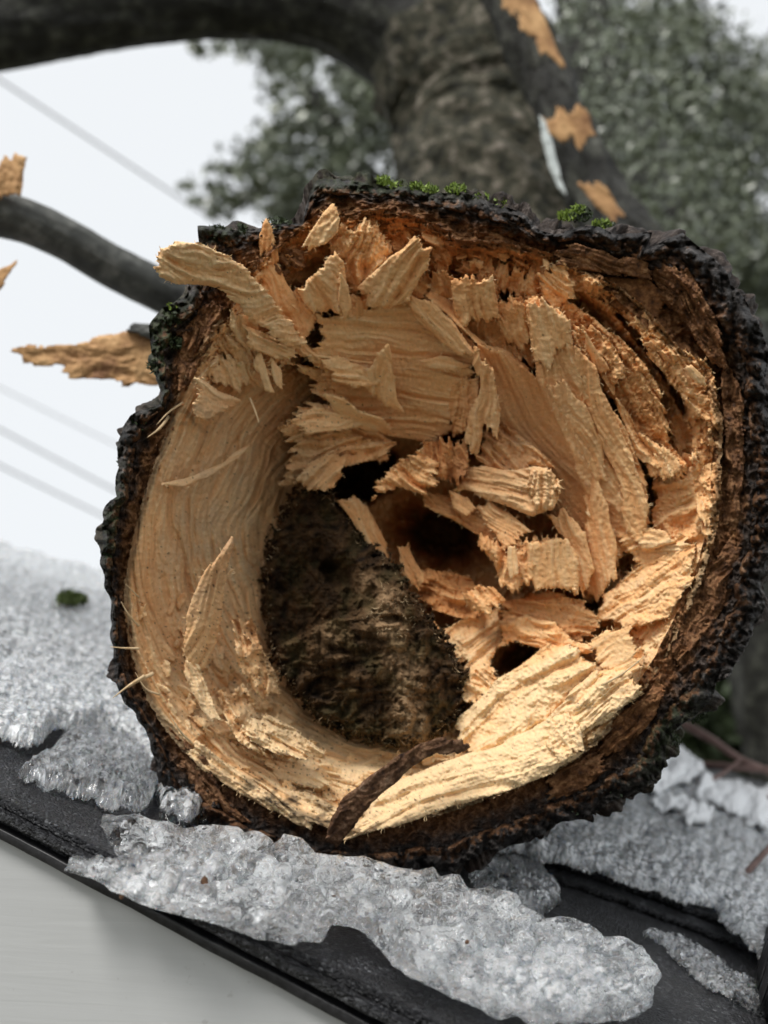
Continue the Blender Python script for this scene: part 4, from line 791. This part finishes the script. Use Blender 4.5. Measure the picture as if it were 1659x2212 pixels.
core = flake('cloudy_core', ICE, [(p_[0], p_[1], p_[2]-16) for p_ in ICEH], 20, t=42, jag=3, amp=5, fl=40, fw=22, step=3, edge=20, mat=M_core, parent=ic, bead=(30, 10, 24), iso=5, grow=-7)
tag(ic, 'long clear beaded chunk of ice hanging over the roof edge under the log', 'ice')
def lump_cloud(name, C, rad_, mat, parent, seed, kind=None):
    r = np.random.default_rng(seed); n = len(C)
    t0 = (1+5**.5)/2; base = np.array([(-1,t0,0),(1,t0,0),(-1,-t0,0),(1,-t0,0),(0,-1,t0),(0,1,t0),(0,-1,-t0),(0,1,-t0),(t0,0,-1),(t0,0,1),(-t0,0,-1),(-t0,0,1)], float)/1.9
    fc = np.array([(0,11,5),(0,5,1),(0,1,7),(0,7,10),(0,10,11),(1,5,9),(5,11,4),(11,10,2),(10,7,6),(7,1,8),(3,9,4),(3,4,2),(3,2,6),(3,6,8),(3,8,9),(4,9,5),(2,4,11),(6,2,10),(8,6,7),(9,8,1)])
    V = C[:, None, :]+base[None]*(1+r.normal(size=(n, 12, 1))*.22)*rad_[:, None, None]*r.uniform(.5, 1.3, (n, 1, 3))
    F_ = (fc[None]+np.arange(n)[:, None, None]*12).reshape(-1, 3)
    o = mesh_obj(name, V.reshape(-1, 3), F_, mat, parent, {'inner': np.full(n*12, .35), 'moss': np.zeros(n*12)}, smooth=False)
    if kind: o['kind'] = kind
    return o
for q_, (x, y, h_, rr_) in enumerate([(440, 1904, dh(.405)+16, 9), (263, 1937, dh(.394)+12, 6), (720, 1935, dh(.41)+22, 4), (1010, 2035, dh(.405)+22, 5)]):
    lump_cloud('dirt_speck', m_log(np.array([float(x)]), np.array([float(y)]), np.array([h_])), np.array([rr_*S*.9]), M_bark, ic, 80+q_)
def rice(poly, h, label, bead, cloud, t=9, jag=8, step=2.4, amp=.8, edge=24, mat=M_crust, name='ice_sheet', scale=.055, backamp=None):
    o = rflake(name, poly, [(900, 1800, h)], mat, None, ang=15, t=t, jag=jag, amp=amp, fl=60, fw=24, step=step, edge=edge, attrs='ice', cloud=cloud, bead=bead, vs_=scale, iso=6, bead2=None, grow=12, drop=t*.9)
    return tag(o, label, 'ice')
rice([(-260,1120),(-100,1160),(0,1192),(70,1212),(130,1232),(220,1246),(240,1285),(330,1330),(480,1420),(520,1700),(395,1790),(350,1760),(335,1690),(300,1620),(230,1585),(170,1590),(120,1585),(100,1602),(60,1625),(0,1612),(-260,1540)], 11, 'broad granular ice sheet covering the roof left of the log', (22, 8, 20), .1, t=9)
rice([(40,1690),(70,1665),(105,1650),(140,1605),(200,1592),(250,1615),(300,1650),(328,1690),(322,1735),(300,1752),(270,1760),(225,1750),(180,1732),(120,1712)], 9, 'rounded clear ice lump in front of the broad ice sheet, left of the log', (12, 5, 13), -.12, t=9, mat=M_ice, name='ice_lump', scale=.11)
rice([(330,1700),(360,1690),(420,1720),(440,1790),(390,1790),(350,1770)], 8, 'small dark clear ice piece wedged under the lower left of the log', (11, 5, 11), -.35, t=8, mat=M_ice, name='ice_lump')
rice([(1020,1905),(1045,1882),(1085,1878),(1130,1876),(1160,1900),(1195,1935),(1200,1965),(1160,1985),(1060,1960)], 9, 'grey translucent ice lump behind the long chunk, below the bark', (12, 5, 12), -.1, t=8, mat=M_ice, name='ice_lump')
rice([(960,1840),(1060,1770),(1150,1700),(1340,1640),(1380,1642),(1440,1640),(1478,1690),(1520,1720),(1580,1722),(1640,1745),(1700,1760),(1950,1815),(1950,2200),(1700,2130),(1640,2108),(1600,2060),(1560,2030),(1535,1990),(1480,1985),(1420,1960),(1300,1925),(1180,1893),(1080,1868)], 15, 'wide grey ice sheet covering the roof right of the log', (24, 8, 20), .08, t=8)
rice([(1395,2020),(1430,2022),(1500,2050),(1560,2090),(1620,2130),(1650,2170),(1640,2190),(1570,2160),(1500,2110),(1450,2065)], 3.5, 'thin clear ice sliver on black shingle at the lower right', (12, 4, 8), -.15, t=3, mat=M_ice, name='ice_sliver', scale=.06)
def wclump(poly, h, label):
    o = rflake('slush_patch', poly, [(900, 1800, h)], M_snow, None, ang=15, t=5, jag=10, amp=1.2, fl=60, fw=24, step=2.6, edge=9, attrs='ice', cloud=0, bead=(22, 8, 22), vs_=.18, iso=10); return tag(o, label, 'slush')
M_snow = mat_simple('wet_snow', [(.3, (.78, .80, .82)), (.7, (.9, .91, .92))], 120, .5, .4, .001)
wclump([(1335,1700),(1375,1648),(1440,1640),(1480,1690),(1520,1715),(1470,1745),(1400,1760),(1340,1750)], 21, 'white slush heap beside the lower right of the log')
wclump([(1500,1735),(1560,1718),(1650,1745),(1800,1770),(1800,1870),(1640,1850),(1560,1800),(1480,1760)], 19, 'white slush patch behind the short stick at the right edge')
wclump([(1400,1770),(1480,1770),(1520,1800),(1500,1830),(1470,1835),(1440,1800),(1390,1790)], 17, 'small white slush patch between the heap and the stick')
# moss bits on the left ice
def rmoss(x, y, rad_, n, seed, label):
    r = np.random.default_rng(seed); a = r.uniform(0, 6.28, n); q = rad_*np.sqrt(r.random(n))
    PP = m_roof(x+q*np.cos(a), y+q*np.sin(a)*.4, 13+r.uniform(0, 3, n)); d = r.normal(size=(n, 3))*.8+NW; d /= np.linalg.norm(d, axis=1)[:, None]
    L = r.uniform(.002, .0045, n); o = blades('moss_tuft', PP, d, L, L*.25, M_moss3, None, seed, kind='stuff'); del o['kind']; return tag(o, label, 'moss')
rmoss(142, 1335, 34, 500, 61, 'green moss tuft lying on the broad ice sheet left of the log')
rmoss(262, 1312, 12, 90, 62, 'tiny moss scrap on the ice next to the bark')

# ------------------------------------------------------------------ trees and branches behind
# foliage
def foliage(name, blobs, mat, parent, seed, size=(.03, .062)):
    r = np.random.default_rng(seed); CC = []; 
    for (x, y, rx, ry, n, d0, d1) in blobs:
        k = max(3, n//26); a = r.uniform(0, 6.28, k); q = np.sqrt(r.random(k)); cx = x+rx*q*np.cos(a); cy = y+ry*q*np.sin(a); cd_ = r.uniform(d0, d1, k)
        m = r.integers(0, k, n); s_ = .20*min(rx, ry)
        CC.append(P(cx[m]+r.normal(size=n)*s_*1.3, cy[m]+r.normal(size=n)*s_, cd_[m]+r.normal(size=n)*.08))
    C = np.concatenate(CC); n = len(C)
    a = r.normal(size=(n, 3)); a[:, 2] -= .5; a /= np.linalg.norm(a, axis=1)[:, None]; b = np.cross(a, r.normal(size=(n, 3))); b /= np.linalg.norm(b, axis=1)[:, None]; c = np.cross(a, b)
    L = r.uniform(*size, n)[:, None]; W_ = L*.30
    V = np.stack([C-a*L*.5, C-a*L*.1+b*W_+c*L*.05, C+a*L*.5, C-a*L*.1-b*W_+c*L*.05], 1).reshape(-1, 3)
    f = np.arange(n)[:, None]*4+np.array([[0, 1, 2, 3]])
    return mesh_obj(name, V, f, mat, parent, smooth=False)
def pp(x, y, d): return P(np.array(float(x)), np.array(float(y)), np.array(float(d)))
def bark_tree(name, pts, mat, seg=72, disp=.12, ds=8, seed=0, parent=None, sub=24):
    return tube(name, [pp(x, y, d) for x, y, d, r in pts], [r/F*d for x, y, d, r in pts], mat, parent, seg, disp, ds, seed, sub)
t = thing('arching_tree', 'thick dark mossy trunk behind the log, arching over to the upper left', 'tree', pp(1060, 640, 1.3))
bark_tree('trunk', [(1260,1560,1.12,245),(1180,1100,1.18,235),(1110,760,1.25,225),(1085,600,1.28,205),(1060,450,1.32,185),(1050,330,1.38,180),(1040,220,1.42,182),(960,100,1.45,170)], M_mossbark, parent=t, seed=3, disp=.2, ds=14)
bark_tree('arching_limb', [(1080,380,1.45,190),(1060,240,1.47,180),(980,130,1.48,165),(850,50,1.48,125),(700,0,1.47,95),(500,-18,1.45,90),(300,0,1.42,92),(150,25,1.4,90),(0,55,1.38,88),(-200,100,1.36,88),(-700,330,1.33,92),(-1300,700,1.3,96)], M_farbark, parent=t, seed=5)
t = thing('split_limb', 'dark split limb with torn orange wood patches, leaning across the mossy trunk', 'limb', pp(1380, 560, 1.1))
bark_tree('limb', [(1030,-120,1.15,44),(1105,20,1.13,46),(1170,170,1.12,46),(1235,300,1.1,48),(1295,430,1.08,56),(1370,560,1.05,70),(1440,700,1.04,75),(1520,950,1.02,80),(1560,1300,1.0,84)], M_farbark, parent=t, seed=8, disp=.32, ds=26)
def bflake(poly, d, parent, ang=60, t_=30, jag=14, mat=M_torn, name='torn_patch', lean=0):
    hp = [(p[0], p[1], dh(d)+lean*(p[0]-poly[0][0])) for p in (poly[0], poly[len(poly)//3], poly[2*len(poly)//3])]
    return flake(name, poly, hp, ang, t=t_, jag=jag, amp=5, step=3, mat=mat, parent=parent, edge=8)
bflake([(1075,-40),(1140,-20),(1160,22),(1178,50),(1192,90),(1218,148),(1196,128),(1172,118),(1160,84),(1128,66),(1122,36),(1090,18)], 1.04, t)
bflake([(1172,250),(1200,262),(1200,222),(1225,245),(1245,225),(1268,250),(1282,295),(1255,325),(1240,300),(1222,310),(1185,285)], 1.02, t)
bflake([(1250,395),(1290,390),(1320,430),(1345,470),(1330,480),(1290,440)], .99, t)
bflake([(1165,250),(1178,262),(1192,310),(1208,370),(1222,420),(1205,405),(1188,360),(1172,305)], 1.0, t, t_=8, jag=3, mat=M_skygap, name='sky_gap_strip')  # added white strip standing in for the sky gap between trunk and limb
t = thing('dark_tree', 'dark leaning tree trunk at the right, behind the split limb', 'tree', pp(1500, 900, 2.2))
bark_tree('trunk', [(2000,2300,2.1,190),(1760,1500,2.15,160),(1590,900,2.2,130),(1500,700,2.25,95),(1420,520,2.3,85),(1350,330,2.35,72),(1285,120,2.4,55),(1240,-80,2.45,50)], M_farbark, parent=t, seed=12, disp=.25, ds=7)
foliage('leaves', [(1400,240,130,200,1500,1.9,2.15),(1500,480,120,140,1300,1.9,2.15),(1290,60,80,90,400,2.2,2.3)], M_leaf, t, 52, (.010, .022))
# left branch
t = thing('grey_branch', 'smooth grey branch with a snapped stub entering from the left edge', 'branch', pp(420, 660, .78))
bark_tree('branch', [(-1100,150,.6,62),(-500,330,.65,56),(-120,440,.70,52),(-20,458,.71,48),(60,480,.72,46),(150,522,.74,44),(250,580,.76,45),(340,625,.78,44),(450,680,.81,46),(600,760,.86,50)], M_branch, parent=t, seed=15, disp=.07, ds=22, sub=30)
bflake([(-30,432),(-30,350),(-5,365),(12,332),(22,345),(35,330),(55,338),(48,375),(42,425)], .705, t, ang=95, t_=24, name='broken_stub', jag=8)
t = thing('torn_branch_end', 'long pointed torn branch end sticking out to the left, below the grey branch', 'branch', pp(400, 760, .68))
bflake([(22,760),(60,752),(140,752),(190,738),(260,722),(330,712),(430,700),(430,800),(340,828),(300,820),(270,832),(240,815),(200,812),(150,812),(120,788),(50,782)], .66, t, ang=178, t_=70, jag=14, name='torn_wood')
bflake([(270,712),(290,700),(350,698),(440,690),(440,740),(340,735)], .655, t, ang=178, t_=60, mat=M_branch, name='bark_strip', jag=6)
bark_tree('branch', [(360,770,.70,48),(480,790,.72,58),(700,850,.76,64)], M_branch, parent=t, seed=18, disp=.1, ds=22)
o = flake('splinter_end', [(-300,400),(-120,500),(0,582),(38,563),(20,595),(12,612),(-5,628),(-120,630),(-300,500)], [(0, 580, dh(.66)), (30, 570, dh(.65)), (0, 620, dh(.66))], -30, t=30, jag=6, amp=4, mat=M_torn); tag(o, 'small torn splinter poking in at the left edge under the grey branch', 'splinter')
# cables
def cable(x0, y0, x1, y1, r_, label, d0=7., d1=8.):
    ex = (x1-x0); ey = (y1-y0); A_ = pp(x0-ex, y0-ey, d0*.9); B_ = pp(x1+2.5*ex, y1+2.5*ey, d1*1.2)
    o = tube('overhead_cable', [A_, (A_+B_)/2-np.array([0, 0, .02]), B_], [r_]*3, M_wire, None, 8, 0, 1, 0, 20)
    return tag(o, label, 'cable', 'overhead cables in the sky at the left')
cable(0, 170, 400, 430, .008, 'grey cable running down from the upper left into the leafy crown')
cable(0, 835, 270, 965, .004, 'faint cable just above the close pair, left of the log')
cable(0, 925, 250, 1055, .007, 'upper of the two close cables left of the log')
cable(0, 1003, 235, 1115, .007, 'lowest cable, left of the log above the ice')

t = thing('leafy_tree', 'evergreen leafy crown in the sky under the arching limb', 'tree', pp(800, 900, 5))
foliage('crown', [(700,180,150,90,1300,4.6,5.6),(640,330,120,80,1150,4.6,5.6),(800,330,110,120,1500,4.6,5.6),(560,400,110,50,700,4.6,5.6),(480,440,90,25,260,4.6,5.6),(440,100,40,25,80,4.6,5.4),(540,110,80,40,260,4.6,5.4),(700,450,140,50,1000,4.6,5.6),(430,380,40,30,80,4.6,5.4),(820,170,80,80,900,4.6,5.6)], M_leaf, t, 31)
tube('trunk', [pp(960, 3200, 5.4), pp(930, 1800, 5.3), pp(900, 900, 5.2), pp(860, 600, 5.2), pp(760, 350, 5.2), pp(650, 180, 5.2)], [.2, .18, .14, .11, .07, .03], M_farbark, t, 20, .08, 3, 2, 8)
tube('limb', [pp(820, 480, 5.2), pp(650, 420, 5.1), pp(480, 430, 5.1)], [.04, .025, .01], M_farbark, t, 10, .08, 3, 4, 8)
t = thing('evergreen_tree', 'dense grey green evergreen filling the sky at the right', 'tree', pp(1560, 1700, 5.5))
foliage('crown', [(1330,120,120,180,2200,4.8,6.4),(1480,260,170,200,3200,4.8,6.4),(1600,430,180,220,3400,4.8,6.4),(1500,560,220,180,3300,4.8,6.4),(1640,640,150,160,3200,4.8,6.4),(1440,60,90,80,1500,5,6.2),(1620,180,100,90,1000,5,6.2),(1280,300,120,260,2400,5.6,6.8),(1700,800,150,300,3600,5,6.4)], M_leaf, t, 33)
tube('trunk', [pp(1680, 3000, 5.9), pp(1650, 1700, 5.9), pp(1620, 1000, 6), pp(1560, 500, 6), pp(1450, 100, 6)], [.26, .22, .19, .13, .06], M_farbark, t, 20, .08, 3, 6, 8)
# dark shrubs beyond the roof on the right
t = thing('shrub', 'dark green shrub beyond the roof at the lower right, behind the reddish twigs', 'shrub', pp(1620, 1800, 3.4))
foliage('leaves', [(1600,1400,180,140,5000,3.0,3.8),(1700,1600,260,140,6500,3.0,3.8),(1500,1600,160,90,3000,3.0,3.8),(1400,1560,200,120,2400,3.2,4.2)], M_mossd, t, 37, (.03, .06))
tube('stem', [pp(1640, 1900, 3.5), pp(1620, 1600, 3.5), pp(1600, 1350, 3.5)], [.03, .02, .01], M_farbark, t, 10, .08, 3, 4, 8)
# twigs
def twig(name, pts, r_, label, side=()):
    t = tube(name, [pp(*p) for p in pts], [r_*(1-.35*i/(len(pts)-1)) for i in range(len(pts))], M_twig, None, 10, .12, 60, 3, 8); tag(t, label, 'twig'); return t
twig('twig', [(1470,1560,1.02),(1540,1600,1.0),(1600,1640,.98),(1720,1690,.95)], .0042, 'reddish twig sloping down at the right edge, highest of the twigs')
twig('twig', [(1490,1650,1.0),(1560,1655,.97),(1620,1660,.94),(1720,1665,.92)], .0036, 'reddish twig lying nearly level under the highest twig')
twig('twig', [(1470,1738,.9),(1540,1728,.9),(1600,1728,.9),(1720,1716,.88)], .0026, 'dark thin twig lying level over the white slush')
twig('twig', [(1478,1736,.89),(1510,1700,.9),(1560,1672,.92),(1600,1640,.93)], .0022, 'thin twig rising right from the level twig over the slush')
o = twig('stick', [(1598,1928,.64),(1612,1890,.64),(1640,1855,.65),(1690,1800,.67)], .0024, 'short brown stick standing on the ice sheet at the right edge')

# dark bark lump by the lower right corner
o = rflake('bark_piece', [(1625,2110),(1640,2060),(1700,2030),(1800,2040),(1800,2300),(1680,2260),(1640,2200)], [(900, 1800, 22)], M_edge, None, ang=60, t=20, jag=10, amp=3, step=3, edge=10); tag(o, 'black lump at the lower right corner of the roof', 'bark')

# ground far below
g = mat_simple('wet_ground', [(.35, (.04, .045, .025)), (.6, (.10, .09, .06))], .6, .9, .3, .05)
mesh_obj('ground', np.array([(-200, -200, 0), (200, -200, 0), (200, 200, 0), (-200, 200, 0)], float), np.array([[0, 1, 2, 3]]), g, None, smooth=False)['kind'] = 'structure'
